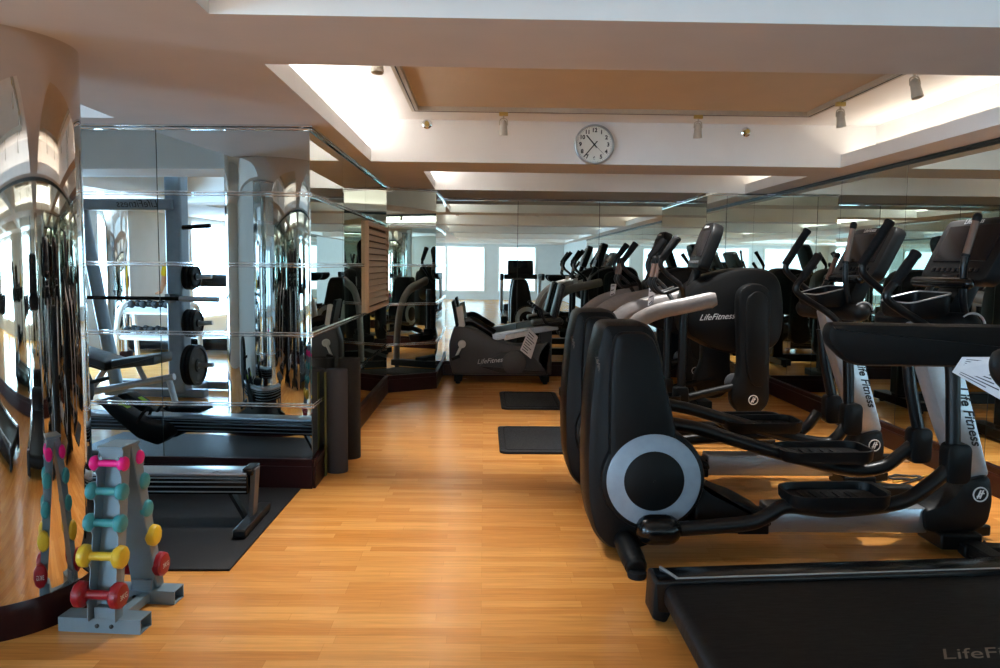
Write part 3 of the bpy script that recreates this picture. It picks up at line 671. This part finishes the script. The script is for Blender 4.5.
for x in (-.32, .78):
    m = MB()
    m.box(x-.05, x+.05, 9.98, 10.46, .03, .1)
    for y in (10.02, 10.42): m.lathe([(.03, 0), (.034, .03)], (x, y, 0), (0, 0, 1), 14)
    m.build('foot_bar', 'rubber', t, bevel=.008)
def sheet(name, label, cat, pts, group=None, lines=8, Ylist=None):
    c = sum(pts, V())/4; n = (pts[1]-pts[0]).cross(pts[3]-pts[0]).normalized()
    if n.y > 0: n = -n
    t = thing(name, label, cat, c, group); m = MB(); d = n*.0012
    m.add([p-d for p in pts]+[p+d for p in pts], [(3, 2, 1, 0), (4, 5, 6, 7), (0, 1, 5, 4), (1, 2, 6, 5), (2, 3, 7, 6), (3, 0, 4, 7)]); m.build('page', 'paper', t)
    m = MB(); random.seed(len(label))
    for i in range(lines):
        v = .12+.76*i/max(lines-1, 1); u1 = .55+.33*random.random()
        L = lambda u, w: pts[0]*(1-u)*(1-w)+pts[1]*u*(1-w)+pts[2]*u*w+pts[3]*(1-u)*w
        a, b, c2, e = L(.12, v), L(u1, v), L(u1, v+.28/lines), L(.12, v+.28/lines)
        m.add([p+n*.0016 for p in (a, b, c2, e)], [(0, 1, 2, 3)])
    m.build('printed_lines', 'ink', t); return t
sheet('paper_notice', 'creased white paper notice hanging from the grey recumbent bike', 'paper', [P(529, 328, 9.96), P(538, 337, 9.96), P(531, 359, 9.96), P(520, 350, 9.96)])
sheet('paper_notice', 'small card tag hung on the handrail of the nearer stride trainer', 'paper tag', [P(649, 288, 7.08), P(656.5, 289, 7.08), P(654, 300, 7.08), P(648, 306, 7.08)], lines=3)
sheet('paper_notice', 'small card tag hung on the handrail of the farther stride trainer', 'paper tag', [P(611, 284, 8.9), P(616.5, 284, 8.9), P(615, 294, 8.9), P(610, 296, 8.9)], lines=3)

# ------------------------------------------------------------------ treadmills (modelled along +x from the rear roller, then placed)
def treadmill(label, group=None):
    t = thing('treadmill', label, 'treadmill', (0, 0, 0), group)
    k = .035                                     # the deck rises gently towards the front
    def rise(mb): mb.v = [V((p.x, p.y, p.z+k*max(p.x, 0)*min(1, max(0, (p.z-.06)/.1)))) for p in mb.v]; return mb
    rise(MB().prism(roundpoly([(.12, .09), (1.9, .09), (1.9, .16), (.12, .16)], .02), -.48, .48, .01)).build('chassis', 'rubber', t)
    bl = rise(MB().prism(roundpoly([(.035, .08), (1.75, .08), (1.75, .18), (.035, .18)], .048, 8), -.41, .41, 0)).build('running_belt', 'belt', t)
    text('LifeFitness', .1, 'beltletter', bl, (.81, -.262, .1808+k*.81), (1, 0, k), (0, 1, 0), .5, ext=.0003)
    for s in (-1, 1):
        r = rise(MB().prism(roundpoly([(.01, .06), (1.9, .06), (1.9, .203), (.0, .2)], .02), min(s*.414, s*.57), max(s*.414, s*.57), .012)).build('side_rail', 'blackgloss', t)
        m = MB(); y = s*.43
        m.box(.085, 1.88, y-.004, y+.004, .195, .205); m.obox((.07, s*.493, .202), (.022, -s*.066, 0), (.004, .0015*s, 0), (0, 0, .005)); rise(m).build('rail_trim', 'silver', r)
        m = MB().prism(roundpoly([(-.012, .03), (.05, .012), (.075, .07), (.08, .195), (-.005, .2)], .02), min(s*.418, s*.576), max(s*.418, s*.576), .012); rise(m).build('end_cap', 'black', r)
        m = MB().lathe([(.04, 0), (.045, .01), (.045, .06), (.03, .09)], (.14, s*.46, 0), (0, 0, 1), 18); m.build('rear_foot', 'rubber', r)
        x0 = .705 if s > 0 else .735
        MB().prism(roundpoly([(x0, 1.235), (x0+.015, 1.275), (2.1, 1.265), (2.1, 1.09), (x0+.145, 1.092), (x0+.085, 1.115), (x0+.01, 1.185)], .04, 6), min(s*.495, s*.585), max(s*.495, s*.585), .03).build('handrail', 'black', t)
        MB().tube(smooth([(1.99, s*.53, .26), (1.95, s*.53, .6), (1.88, s*.53, 1.12)]), .055, 14).build('upright', 'silver', t)
    MB().prism(smooth2([(1.74, .16), (2.12, .08), (2.15, .28), (2.05, .40), (1.88, .42), (1.76, .34)], 4), -.47, .47, .05).build('motor_hood', 'black', t)
    MB().lathe([(.04, 0), (.045, .01), (.045, .06), (.03, .12)], (1.9, 0, 0), (0, 0, 1), 18).build('front_foot', 'rubber', t)
    MB().prism(roundpoly([(1.84, 1.12), (2.11, 1.1), (2.14, 1.22), (1.96, 1.25)], .03), -.46, .46, .02).build('cross_panel', 'black', t)
    ux = V((.3, 0, .4)).normalized(); nx = V((-ux.z, 0, ux.x)); cc = V((2.06, 0, 1.46)); yy = V((0, 1, 0))
    def plate(poly, d0, d1, ch):
        tm = MB().prism(poly, d0, d1, ch); q = MB(); return q.add([cc+yy*v.x+ux*v.z+nx*v.y for v in tm.v], tm.f)
    cb = plate(rr(-.36, .36, -.25, .22, .06), -.09, 0, .02).build('console', 'black', t)
    plate(rr(-.2, .2, -.04, .18, .01), -.002, .005, .002).build('display', 'screen', cb)
    return t
tm = treadmill('black treadmill in the right foreground, its belt cut by the bottom edge', 'treadmills')
tm.location = (.724, 2.79, 0)
for lab, loc, ang in (('treadmill behind the viewpoint, its console seen reflected in the back mirror', (1.0, 1.35, 0), -90), ('long treadmill by the left windows, reflected in the left mirror wall', (-6.75, -2.7, 0), 0)):
    c = copy_tree(tm, None, V(loc), lab); c.rotation_euler = (0, 0, math.radians(ang))
sheet('paper_notice', 'white printed paper sheet tilted below the black treadmill handrail', 'paper', [P(962, 357, 3.28), P(1010, 357, 3.2), P(1006, 403, 3.2), P(952, 372, 3.28)], lines=9)

# ------------------------------------------------------------------ power cables on the floor by the right wall
m = MB(); c = Z(905, 478, .012)
pts = []
for k in range(40):
    a = k*.5; pts.append(c+V((.12*math.cos(a)*(1+.1*math.sin(k)), .05*math.sin(a)*(1+.2*math.cos(k*1.7)), .002*(k % 5))))
q = Z(862, 482, .012); p0 = Z(878, 470, .03)
m.tube(smooth([Z(853, 468, .1), Z(862, 476, .02), Z(884, 492, .01), Z(893, 487, .01)]+pts+[Z(920, 476, .01)], 3), .007, 8)
tag(m.build('power_cable', 'cable', None), 'black power cable coiled on the floor between the two elliptical masts', 'cable')
m = MB(); m.tube(smooth([Z(893, 482, .008), Z(925, 476, .008), Z(940, 470, .008), Z(962, 452, .008)]), .006, 8)
m.tube(smooth([Z(962, 452, .008), Z(948, 442, .01), Z(935, 432, .05)]), .006, 8)
tag(m.build('extension_cable', 'cableyellow', None), 'yellow cable running along the floor beside the black coil', 'cable')
m = MB(); m.tube(smooth([Z(984, 541, .06), Z(992, 556, .01), Z(1004, 560, .01), Z(1030, 540, .01)]), .007, 8); 
tag(m.build('power_cable', 'cable', None), 'black power cable at the right edge, from the nearest elliptical base', 'cable')
q = Z(887, 461, 0); t = thing('power_plug', 'black plug and pale socket block lying on the floor behind the far elliptical mast', 'plug', q)
MB().caps(q+V((-.03, 0, .03)), q+V((.04, 0, .03)), .03, 12).build('plug', 'rubber', t); MB().box(q.x+.05, q.x+.16, q.y-.04, q.y+.04, 0, .045).build('socket_block', 'white', t, bevel=.008)

# ------------------------------------------------------------------ A-frame dumbbell rack and its ten dumbbells
ang = math.radians(-5.4); RO = V((-1.535, 3.19, 0)); xa, ya, za = V((math.cos(ang), math.sin(ang), 0)), V((-math.sin(ang), math.cos(ang), 0)), V((0, 0, 1))
def RL(x, y, z): return RO+xa*(x+.02)+ya*y+za*z
t = thing('dumbbell_rack', 'grey A-frame dumbbell rack on the floor beside the mirrored column', 'dumbbell rack', RO+ya*.14)
ZD = (.675, .565, .44, .31, .162)
NY = (.047, .025, .005, -.02, -.05); FY = (.165, .192, .21, .245, .295)
for nm, b0, t0, sgn, ys_ in (('near', (-.012, .055), (.0985, .735), -1, NY), ('far', (.275, .055), (.103, .735), 1, FY)):
    lin = lambda z, o: (b0[0]+(t0[0]-b0[0])*(z-b0[1])/(t0[1]-b0[1]))+o
    w = MB(); hw0, hw1 = .056, .05
    w.loft([[RL(-hw0, lin(.055, -.003), .055), RL(hw0, lin(.055, -.003), .055), RL(hw0, lin(.055, .003), .055), RL(-hw0, lin(.055, .003), .055)],
            [RL(-hw1, lin(.735, -.003), .735), RL(hw1, lin(.735, -.003), .735), RL(hw1, lin(.735, .003), .735), RL(-hw1, lin(.735, .003), .735)]])
    w = w.build('post', 'rackgrey', t)
    for s in (-1, 1):
        prof = [(.055, .055)]                    # (depth of the flange, height), with a scooped seat for each dumbbell
        for z in sorted(ZD):
            prof += [(.062, z-.045), (.075, z-.024), (.05, z-.012), (.045, z), (.05, z+.014), (.06, z+.034)]
        prof += [(.05, .735)]
        f = MB(); a, b = [], []
        for d, z in prof:
            hw = (hw0+(hw1-hw0)*(z-.055)/.68)*s
            a.append((lin(z, 0), z, hw)); b.append((lin(z, sgn*d), z, hw))
        vs = []; fs = []
        for (y, z, x), (y2, z2, x2) in zip(a, b):
            vs += [RL(x-.002, y, z), RL(x-.002, y2, z2), RL(x+.002, y2, z2), RL(x+.002, y, z)]
        for i in range(len(a)-1):
            for k in range(4): fs.append((i*4+k, i*4+(k+1) % 4, i*4+4+(k+1) % 4, i*4+4+k))
        fs += [(3, 2, 1, 0), tuple(range(4*len(a)-4, 4*len(a)))]
        f.add(vs, fs); f.build('flange', 'rackgrey', w, ang=20)
    y = .0 if sgn < 0 else .285
    fb = MB()
    o1, i1 = .045, .039; rings = []
    for x, hw in ((-.18, 0), (.18, 0)): pass
    def sq(x, h): return [RL(x, y-h, .03-h*.66), RL(x, y+h, .03-h*.66), RL(x, y+h, .03+h*.66), RL(x, y-h, .03+h*.66)]
    fb.loft([sq(-.14, i1), sq(-.195, i1), sq(-.195, o1), sq(.15, o1), sq(.15, i1), sq(.1, i1)]); fb = fb.build('foot', 'rackgrey', t, ang=20)
    m = MB()
    for x in (-.03, .03): m.lathe([(.009, 0), (.009, .004), (.005, .006)], RL(x, y-.0455, .03), -ya, 10)
    m.build('bolts', 'inkblack', fb)
    MB().obox(RL(0, lin(.055, 0), .075), xa*.045, ya*.03, za*.03).build('foot_bracket', 'rackgrey', t, bevel=.004)
MB().obox(RL(.02, .143, .032), xa*.02, ya*.12, za*.02).build('cross_tie', 'rackgrey', t, bevel=.003)
tp = MB().obox(RL(0, .1, .742), xa*.055, ya*.07, za*.006).build('top_plate', 'rackgrey', t, bevel=.003)
m = MB()
for x in (-.035, .035): m.lathe([(.008, 0), (.008, .004)], RL(x, .028, .70), -ya, 10)
m.obox(RL(0, .045, .715), xa*.05, ya*.003, za*.022); m.build('top_bracket', 'rackgrey', t)
spec = {'pink': (.152, .031, .036, .014), 'teal': (.162, .037, .04, .016), 'teal2': (.165, .038, .042, .016), 'yellow': (.19, .047, .046, .017), 'red': (.2, .054, .05, .018)}
DB = {}
def dumbbell(kind, pos, label, group):
    L, r, w, hr = spec[kind]; colr = kind.replace('2', '')
    if kind in DB:
        return copy_tree(DB[kind], None, pos, label)
    t = thing('dumbbell', label, 'dumbbell', pos, group); pos = V(pos)
    MB().tube([pos-xa*(L/2-w), pos-xa*(L*.2), pos, pos+xa*(L*.2), pos+xa*(L/2-w)], [hr*1.15, hr, hr*1.05, hr, hr*1.15], 16).build('handle', colr, t)
    for s in (-1, 1):
        h = MB().lathe([(hr*1.1, 0), (r*.8, .004), (r, .014), (r, w-.012), (r*.86, w-.003), (r*.6, w), (.001, w)], pos+xa*s*(L/2-w), xa*s, 10 if kind != 'pink' else 24).build('weight_head', colr, t, bevel=.003)
        if kind == 'red':
            text('3KG', .03, 'letter', h, pos+xa*s*(L/2+.0006)-za*.012-ya*s*.0, ya*s, za, name='weight_mark', align='CENTER', ext=.0004)
    DB[kind] = t; return t
names = ['pink', 'teal', 'teal2', 'yellow', 'red']; places = ['topmost', 'second from the top', 'middle', 'second from the bottom', 'lowest']
fx = (.012, .022, .03, .03, .035)
for side, ys_ in (('near', NY), ('far', FY)):
    for i, kd in enumerate(names):
        y = ys_[i]-(.0 if side == 'near' else 0)
        p = RL(-.012, y, ZD[i])
        dumbbell(kd, p, '%s vinyl dumbbell, %s on the %s post of the grey rack' % (kd.replace('2', ''), places[i], side), 'vinyl dumbbells on the grey A-frame rack')

# ------------------------------------------------------------------ rubber mat and rowing machine in front of the left mirror
tag(MB().prismz([(-3.3, 3.78), (-1.225, 3.8), (-1.205, 5.22), (-3.3, 5.3)], 0, .012, .004).build('rubber_floor_mat', 'matrubber'), 'large black speckled rubber floor mat under the rowing machine', 'mat')
t = thing('rowing_machine', 'black rowing machine rail on a rear leg, before the left mirror wall', 'rowing machine', (-2.2, 4.5, 0))
ry0, ry1, xe, zt, zb = 4.42, 4.56, -1.315, .325, .2
rl = MB().prism(roundpoly([(-3.2, zb), (xe, zb), (xe, zt-.02), (-3.2, zt-.02)], .008), ry0, ry1, .004).build('rail', 'blackgloss', t)
MB().prism([(-3.2, zt-.022), (xe-.005, zt-.022), (xe-.005, zt), (-3.2, zt)], ry0-.01, ry1+.01, .004).build('rail_top_track', 'alu', rl)
m = MB()
for z in (.215, .243, .27, .292):
    for y, s in ((ry0, -1), (ry1, 1)): m.tube([(-3.2, y+s*.001, z), (xe-.01, y+s*.001, z)], .004, 8)
m.build('rail_ribs', 'steelgrey', rl)
lg = MB().obox((xe+.012, 4.49, .165), (.014, 0, -.0), (0, .045, 0), (.012, 0, .172)).build('rear_leg', 'bikegrey', t, bevel=.003)
m = MB().obox((xe-.08, 4.49, .13), (.055, 0, -.1), (0, .03, 0), (.008, 0, .005)); m.build('brace', 'blacktube', t)
MB().obox((xe+.0, 4.49, zt+.002), (.03, 0, 0), (0, .075, 0), (0, 0, .02)).build('end_stop', 'blackgloss', t, bevel=.008)
fb = MB().obox((xe+.01, 4.47, .043), (.035, 0, 0), (.0, .26, 0), (0, 0, .022)).build('foot_bar', 'blacktube', t, bevel=.008)
for y in (4.26, 4.68): MB().box(xe-.02, xe+.04, y-.03, y+.03, .012, .03).build('rubber_foot', 'rubber', fb)
for y in (4.36, 4.62):
    fp = MB().prism(roundpoly([(-2.98, .45), (-2.9, .47), (-2.62, .3), (-2.46, .27), (-2.4, .2), (-2.5, .12), (-2.66, .17), (-2.86, .33)], .03), y-.075, y+.075, .012).build('footplate', 'black', t, bevel=.02)
    MB().obox((-2.79, y, .408), (.03, 0, -.018), (0, .025, 0), (.0012, 0, .002)).build('footplate_print', 'green', fp)
    MB().tube(smooth([(-2.66, y-.08, .29), (-2.62, y-.06, .36), (-2.6, y, .39), (-2.62, y+.06, .36), (-2.66, y+.08, .29)]), .012, 8).build('foot_strap', 'rubber', fp)
MB().prism(circ(-3.45, .48, .27, 40), 4.36, 4.62, .03).build('flywheel_housing', 'black', t)
m = MB(); m.box(-3.5, -3.4, 4.15, 4.85, .012, .07); m.box(-3.48, -3.42, 4.44, 4.54, .06, .3); m.build('front_foot', 'blacktube', t, bevel=.01)
MB().prism(roundpoly([(-2.45, .36), (-2.2, .36), (-2.2, .40), (-2.45, .41)], .02), 4.36, 4.62, .015).build('sliding_seat', 'rubber', t)
MB().caps((-3.12, 4.3, .56), (-3.12, 4.68, .56), .016, 12).build('pull_handle', 'rubber', t)

# ------------------------------------------------------------------ rolled mats against the left mirror wall
def roll(x, y, r, h, label, mm):
    t = thing('rolled_mat', label, 'exercise mat', (x, y, 0), 'rolled mats standing by the left mirror wall')
    MB().lathe([(r*.97, 0), (r, .006), (r, h-.006), (r*.97, h)], (x, y, 0), n=40, cap=False).build('outer_wrap', mm, t)
    pts = []; k = 0
    m = MB(); n = 90; w = .006
    a_, b_ = [], []
    for i in range(n+1):
        a = i/n*2*math.pi*4; q = r*.97-(r*.72)*i/n
        a_.append((x+q*math.cos(a), y+q*math.sin(a))); b_.append((x+(q-w)*math.cos(a), y+(q-w)*math.sin(a)))
    for i in range(n):
        vs = [(*a_[i], .003), (*a_[i+1], .003), (*b_[i+1], .003), (*b_[i], .003), (*a_[i], h-.002), (*a_[i+1], h-.002), (*b_[i+1], h-.002), (*b_[i], h-.002)]
        m.add(vs, [(4, 5, 6, 7), (0, 1, 5, 4), (2, 3, 7, 6)])
    m.build('rolled_layers', mm, t)
roll(-1.05, 5.70, .077, .745, 'charcoal rolled exercise mat standing nearest the mirror wall corner', 'foam')
roll(-1.03, 6.12, .084, .775, 'black rolled exercise mat standing behind the charcoal roll', 'foam2')
tag(MB().box(-1.109, -1.103, 5.54, 5.60, 0, .74).build('foam_mat', 'olive', bevel=.004), 'thin olive foam mat standing on edge beside the charcoal roll', 'exercise mat')

# ------------------------------------------------------------------ what the mirrors show of the room behind and beside the viewpoint
# multi-gym frame with racked plates, left of the viewpoint
A, B = V((-4.45, 1.95, 0)), V((-3.70, 1.95, 0))
t = thing('weight_machine', 'tall grey weight machine with storage horns, reflected in the left mirror wall', 'weight machine', V((-4.1, 1.95, 0)))
MB().box(B.x-.09, B.x+.09, B.y-.1, B.y+.1, .05, 2.62).build('upright', 'steelgrey', t, bevel=.03, seg=3)
MB().tube([(A.x-.28, A.y+.1, 2.12), (A.x+.02, A.y, .06)], .07, 14).build('inclined_upright', 'steelgrey', t)
hb = MB().box(A.x-.36, B.x+.02, 1.98, 2.1, 2.04, 2.16).build('header_beam', 'steelgrey', t, bevel=.015)
text('LifeFitness', .11, 'inkblack', hb, (B.x-.12, 2.102, 2.07), (-1, 0, 0), (0, 0, 1), .3)
MB().box(A.x-.3, B.x+.3, 1.3, 1.42, .012, .1).build('base_beam', 'steelgrey', t, bevel=.015)
MB().box(A.x-.1, B.x+.3, 1.9, 2.02, .012, .1).build('base_beam', 'steelgrey', t, bevel=.015)
MB().box(B.x-.06, B.x+.06, 1.3, 2.0, .012, .1).build('base_beam', 'steelgrey', t, bevel=.015)
for z in (1.86, 1.32, .82, .36):
    MB().rod((B.x+.08, 2.0, z), (B.x+.40, 2.0, z+.02), .025, 14).build('storage_horn', 'rubber' if z > 1.5 else 'alu', t)
MB().rod((A.x-.5, 2.16, 1.1), (B.x+.12, 2.16, 1.1), .02, 14).build('lifting_bar', 'rubber', t)
MB().rod((B.x+.12, 2.16, 1.1), (B.x+.55, 2.16, 1.1), .03, 14).build('bar_sleeve', 'alu', t)
MB().obox((B.x-.02, 2.09, 1.1), (.03, 0, 0), (0, .07, 0), (0, 0, .05)).build('bar_hook', 'steelgrey', t, bevel=.008)
def plate_(x, z, r, w, label):
    p = V((x, 2.0, z+.012)); t = thing('weight_plate', label, 'weight plate', p, 'weight plates on the grey machine')
    m = MB().lathe([(.027, 0), (r*.3, 0), (r*.34, .012), (r*.82, .012), (r*.86, 0), (r, .003), (r, w-.003), (r*.86, w), (r*.82, w-.012), (r*.34, w-.012), (r*.3, w), (.027, w)], p, (1, 0, 0), 40, cap=False)
    v0 = m.v[:40]; m.add([], []); m.build('disc', 'black', t)
    MB().lathe([(.027, 0), (.034, 0), (.034, w+.004), (.027, w+.004)], p, (1, 0, 0), 24, cap=False).build('bushing', 'alu', t)
    m = MB()
    for k in range(3):
        a = 2*math.pi*k/3+.5; m.lathe([(r*.16, 0), (r*.16, .002)], p+V((w-.0125, r*.58*math.cos(a), r*.58*math.sin(a))), (1, 0, 0), 16)
    m.build('grip_holes', 'inkblack', t)
for z, lst, nm in ((1.32, ((.12, .14, .035), (.165, .14, .035), (.21, .12, .03)), 'upper'), (.82, ((.12, .15, .04), (.17, .15, .04), (.22, .13, .03)), 'middle'), (.36, ((.13, .225, .05), (.19, .225, .05)), 'lowest')):
    for i, (dx, r, w) in enumerate(lst):
        plate_(B.x+dx, z, r, w, 'black weight plate %s on the %s horn of the grey machine' % (('nearest the upright', 'outermost' if len(lst) == 2 else 'in the middle', 'outermost')[i], nm))
# adjustable bench
t = thing('weight_bench', 'black padded adjustable bench with silver frame, reflected in the left mirror', 'bench', V((-4.1, 2.7, 0)))
MB().prism(roundpoly([(-4.75, .58), (-4.0, .40), (-4.0, .50), (-4.75, .71)], .03), 2.46, 2.88, .025).build('backrest', 'vinyl', t)
MB().prism(roundpoly([(-3.96, .42), (-3.5, .48), (-3.5, .58), (-3.96, .52)], .03), 2.48, 2.86, .025).build('seat', 'vinyl', t)
m = MB(); m.tube([(-4.7, 2.67, .08), (-3.4, 2.67, .34)], .035, 10); m.build('main_beam', 'silver', t)
MB().tube([(-4.3, 2.67, .16), (-4.1, 2.67, .44)], .028, 10).build('strut', 'silver', t)
MB().tube([(-3.7, 2.67, .28), (-3.78, 2.67, .44)], .028, 10).build('strut', 'silver', t)
MB().box(-4.76, -4.68, 2.42, 2.92, .0, .09).build('foot', 'silver', t, bevel=.01)
MB().tube([(-3.46, 2.67, .33), (-3.38, 2.67, .03)], .03, 10).build('front_leg', 'silver', t)
MB().box(-3.44, -3.34, 2.47, 2.87, 0, .06).build('foot', 'rubber', t, bevel=.01)
# second column farther back
t = thing('mirrored_column', 'farther mirror-polished column, seen small in the left mirror wall', 'column', (-6.3, -1.2, 0))
MB().lathe([(.22, .13), (.22, SOF+.02), (.21, SOF+.1)], (-6.3, -1.2, 0), n=64).build('shaft', 'colmirror', t)
MB().lathe([(.23, 0), (.23, .12), (.22, .14), (.2, .14)], (-6.3, -1.2, 0), n=64).build('base', 'mahogany', t)
# white dumbbell stand
O = V((-5.45, -.9, 0))
t = thing('dumbbell_stand', 'white tubular dumbbell stand, reflected in the left mirror wall', 'dumbbell rack', O)
for s in (-1, 1):
    MB().tube(smooth([(O.x+s*.5, O.y-.28, .02), (O.x+s*.5, O.y-.22, .7), (O.x+s*.5, O.y-.1, .86), (O.x+s*.5, O.y+.12, .8), (O.x+s*.5, O.y+.26, .5), (O.x+s*.5, O.y+.28, .02)]), .035, 12).build('side_frame', 'white', t)
for z, y in ((.78, .0), (.42, .12)):
    MB().obox((O.x, O.y+y, z), (.5, 0, 0), (0, .14, -.05), (0, .004, .012)).build('shelf', 'white', t, bevel=.004)
proto = None; n = 0
for z, y, row in ((.83, .0, 'upper'), (.47, .12, 'lower')):
    for i in range(5):
        p = V((O.x-.36+.18*i, O.y+y, z+.035)); lab = 'black hex dumbbell %s on the %s shelf of the white stand' % (('at the far left', 'second from left', 'in the middle', 'second from right', 'at the far right')[i], row)
        if proto is None:
            proto = thing('dumbbell', lab, 'dumbbell', p, 'black dumbbells on the white stand')
            MB().rod(p+V((0, -.07, 0)), p+V((0, .07, 0)), .016, 10).build('handle', 'alu', proto)
            for s in (-1, 1): MB().lathe([(.045, 0), (.06, .012), (.06, .05), (.045, .06)], p+V((0, s*.06, 0)), (0, s, 0), 6).build('weight_head', 'rubber', proto, bevel=.006)
        else: copy_tree(proto, None, p, lab)

# ------------------------------------------------------------------ person standing far behind, seen small in the left mirror wall
def skin(name, verts, edges, mt, parent, sub=1):
    me = bpy.data.meshes.new(name); off = ORI[parent.name]
    me.from_pydata([V(v[0])+PO-off for v in verts], edges, []); o = bpy.data.objects.new(name, me); COL.objects.link(o); o.parent = parent; ORI[o.name] = off
    md = o.modifiers.new('skin', 'SKIN'); md.use_smooth_shade = True
    for i, v in enumerate(verts):
        r = v[1] if isinstance(v[1], tuple) else (v[1], v[1]); me.skin_vertices[0].data[i].radius = r
    me.skin_vertices[0].data[0].use_root = True
    b = o.modifiers.new('sub', 'SUBSURF'); b.levels = sub; b.render_levels = sub
    me.materials.append(M[mt]); return o
PO = V((-5.6, -1.78, 0))
t = thing('person', 'person in a yellow shirt and dark trousers, reflected small in the left mirror wall', 'person', PO)
vs = [((0, 0, .93), (.15, .1)), ((0, 0, 1.08), (.13, .095)), ((0, .01, 1.28), (.16, .105)), ((0, 0, 1.42), (.11, .075)), ((0, .0, 1.49), .05), ((0, .025, 1.56), (.07, .08)), ((0, .03, 1.64), (.078, .095)), ((0, .02, 1.71), (.05, .06))]
ed = [(i, i+1) for i in range(7)]
def chain(start, pts):
    a = start
    for p in pts: vs.append(p); ed.append((a, len(vs)-1)); a = len(vs)-1
    return a
for s in (-1, 1):
    h = chain(3, [((s*.18, 0, 1.41), .058), ((s*.24, -.03, 1.14), .042), ((s*.17, .2, 1.02), .03), ((s*.15, .27, 1.01), (.038, .02))])
    for k in range(4): chain(h, [((s*(.118+.02*k), .32, 1.015-.003*k), .009), ((s*(.12+.019*k), .35-.006*abs(k-1.4), 1.0), .008), ((s*(.121+.018*k), .37-.01*abs(k-1.4), .985), .007)])
    chain(h, [((s*.105, .285, 1.02), .010), ((s*.09, .31, 1.015), .008)])
    chain(0, [((s*.09, 0, .86), .085), ((s*.1, .015, .48), .055), ((s*.105, -.01, .09), .035), ((s*.11, .1, .035), (.038, .03)), ((s*.112, .17, .03), (.035, .022))])
body = skin('body', vs, ed, 'skin', t)
m = MB(); m.lathe([(.001, 0), (.012, .006), (.013, .016), (.004, .03)], PO+V((0, .118, 1.605)), (0, .7, .7), 10); m.build('nose', 'skin', body)
for s in (-1, 1): MB().lathe([(.002, 0), (.011, .004), (.002, .012)], PO+V((s*.03, .112, 1.64)), (0, 1, 0), 10).build('eye', 'inkblack', body)
MB().lathe([(.002, 0), (.018, .003), (.002, .006)], PO+V((0, .112, 1.575)), (0, 1, 0), 10).build('mouth', 'red', body)
for s in (-1, 1): MB().caps(PO+V((s*.08, .02, 1.6)), PO+V((s*.084, .012, 1.65)), .012, 8).build('ear', 'skin', body)
vs, ed = [((0, -.0, 1.60), (.075, .06)), ((0, -.01, 1.68), (.09, .095)), ((0, .02, 1.735), (.06, .07))], [(0, 1), (1, 2)]
skin('hair', [((v[0][0], v[0][1]-.02, v[0][2]), v[1]) for v in vs], ed, 'hair', t)
vs = [((0, 0, .92), (.165, .115)), ((0, 0, 1.08), (.148, .11)), ((0, .01, 1.28), (.175, .12)), ((0, 0, 1.43), (.122, .085))]; ed = [(0, 1), (1, 2), (2, 3)]
for s in (-1, 1): chain(3, [((s*.18, 0, 1.415), .07), ((s*.22, -.02, 1.24), .062)])
skin('shirt', vs, ed, 'shirt', t)
vs = [((0, 0, .95), (.158, .11)), ((0, 0, .88), (.15, .11))]; ed = [(0, 1)]
for s in (-1, 1): chain(1, [((s*.09, 0, .8), .096), ((s*.1, .015, .48), .07), ((s*.105, -.01, .1), .055)])
skin('trousers', vs, ed, 'trousers', t)
for s in (-1, 1): MB().prismz(roundpoly([(PO.x+s*.108-.05, PO.y-.06), (PO.x+s*.108+.05, PO.y-.06), (PO.x+s*.115+.05, PO.y+.2), (PO.x+s*.115-.05, PO.y+.2)], .04), 0, .08, .02).build('shoe', 'rubber', t)
# ------------------------------------------------------------------ world and render look
w = bpy.data.worlds.new('world'); S.world = w; w.use_nodes = True
w.node_tree.nodes['Background'].inputs[0].default_value = (.6, .75, 1, 1); w.node_tree.nodes['Background'].inputs[1].default_value = .6
S.view_settings.view_transform = 'Standard'; S.view_settings.look = 'None'; S.view_settings.gamma = 1; S.view_settings.exposure = .92
S.view_settings.use_curve_mapping = False
cy = S.cycles
cy.max_bounces = 14; cy.glossy_bounces = 10; cy.diffuse_bounces = 5; cy.caustics_reflective = True; cy.caustics_refractive = False
cy.use_denoising = True; cy.sample_clamp_indirect = 6; cy.use_light_tree = True
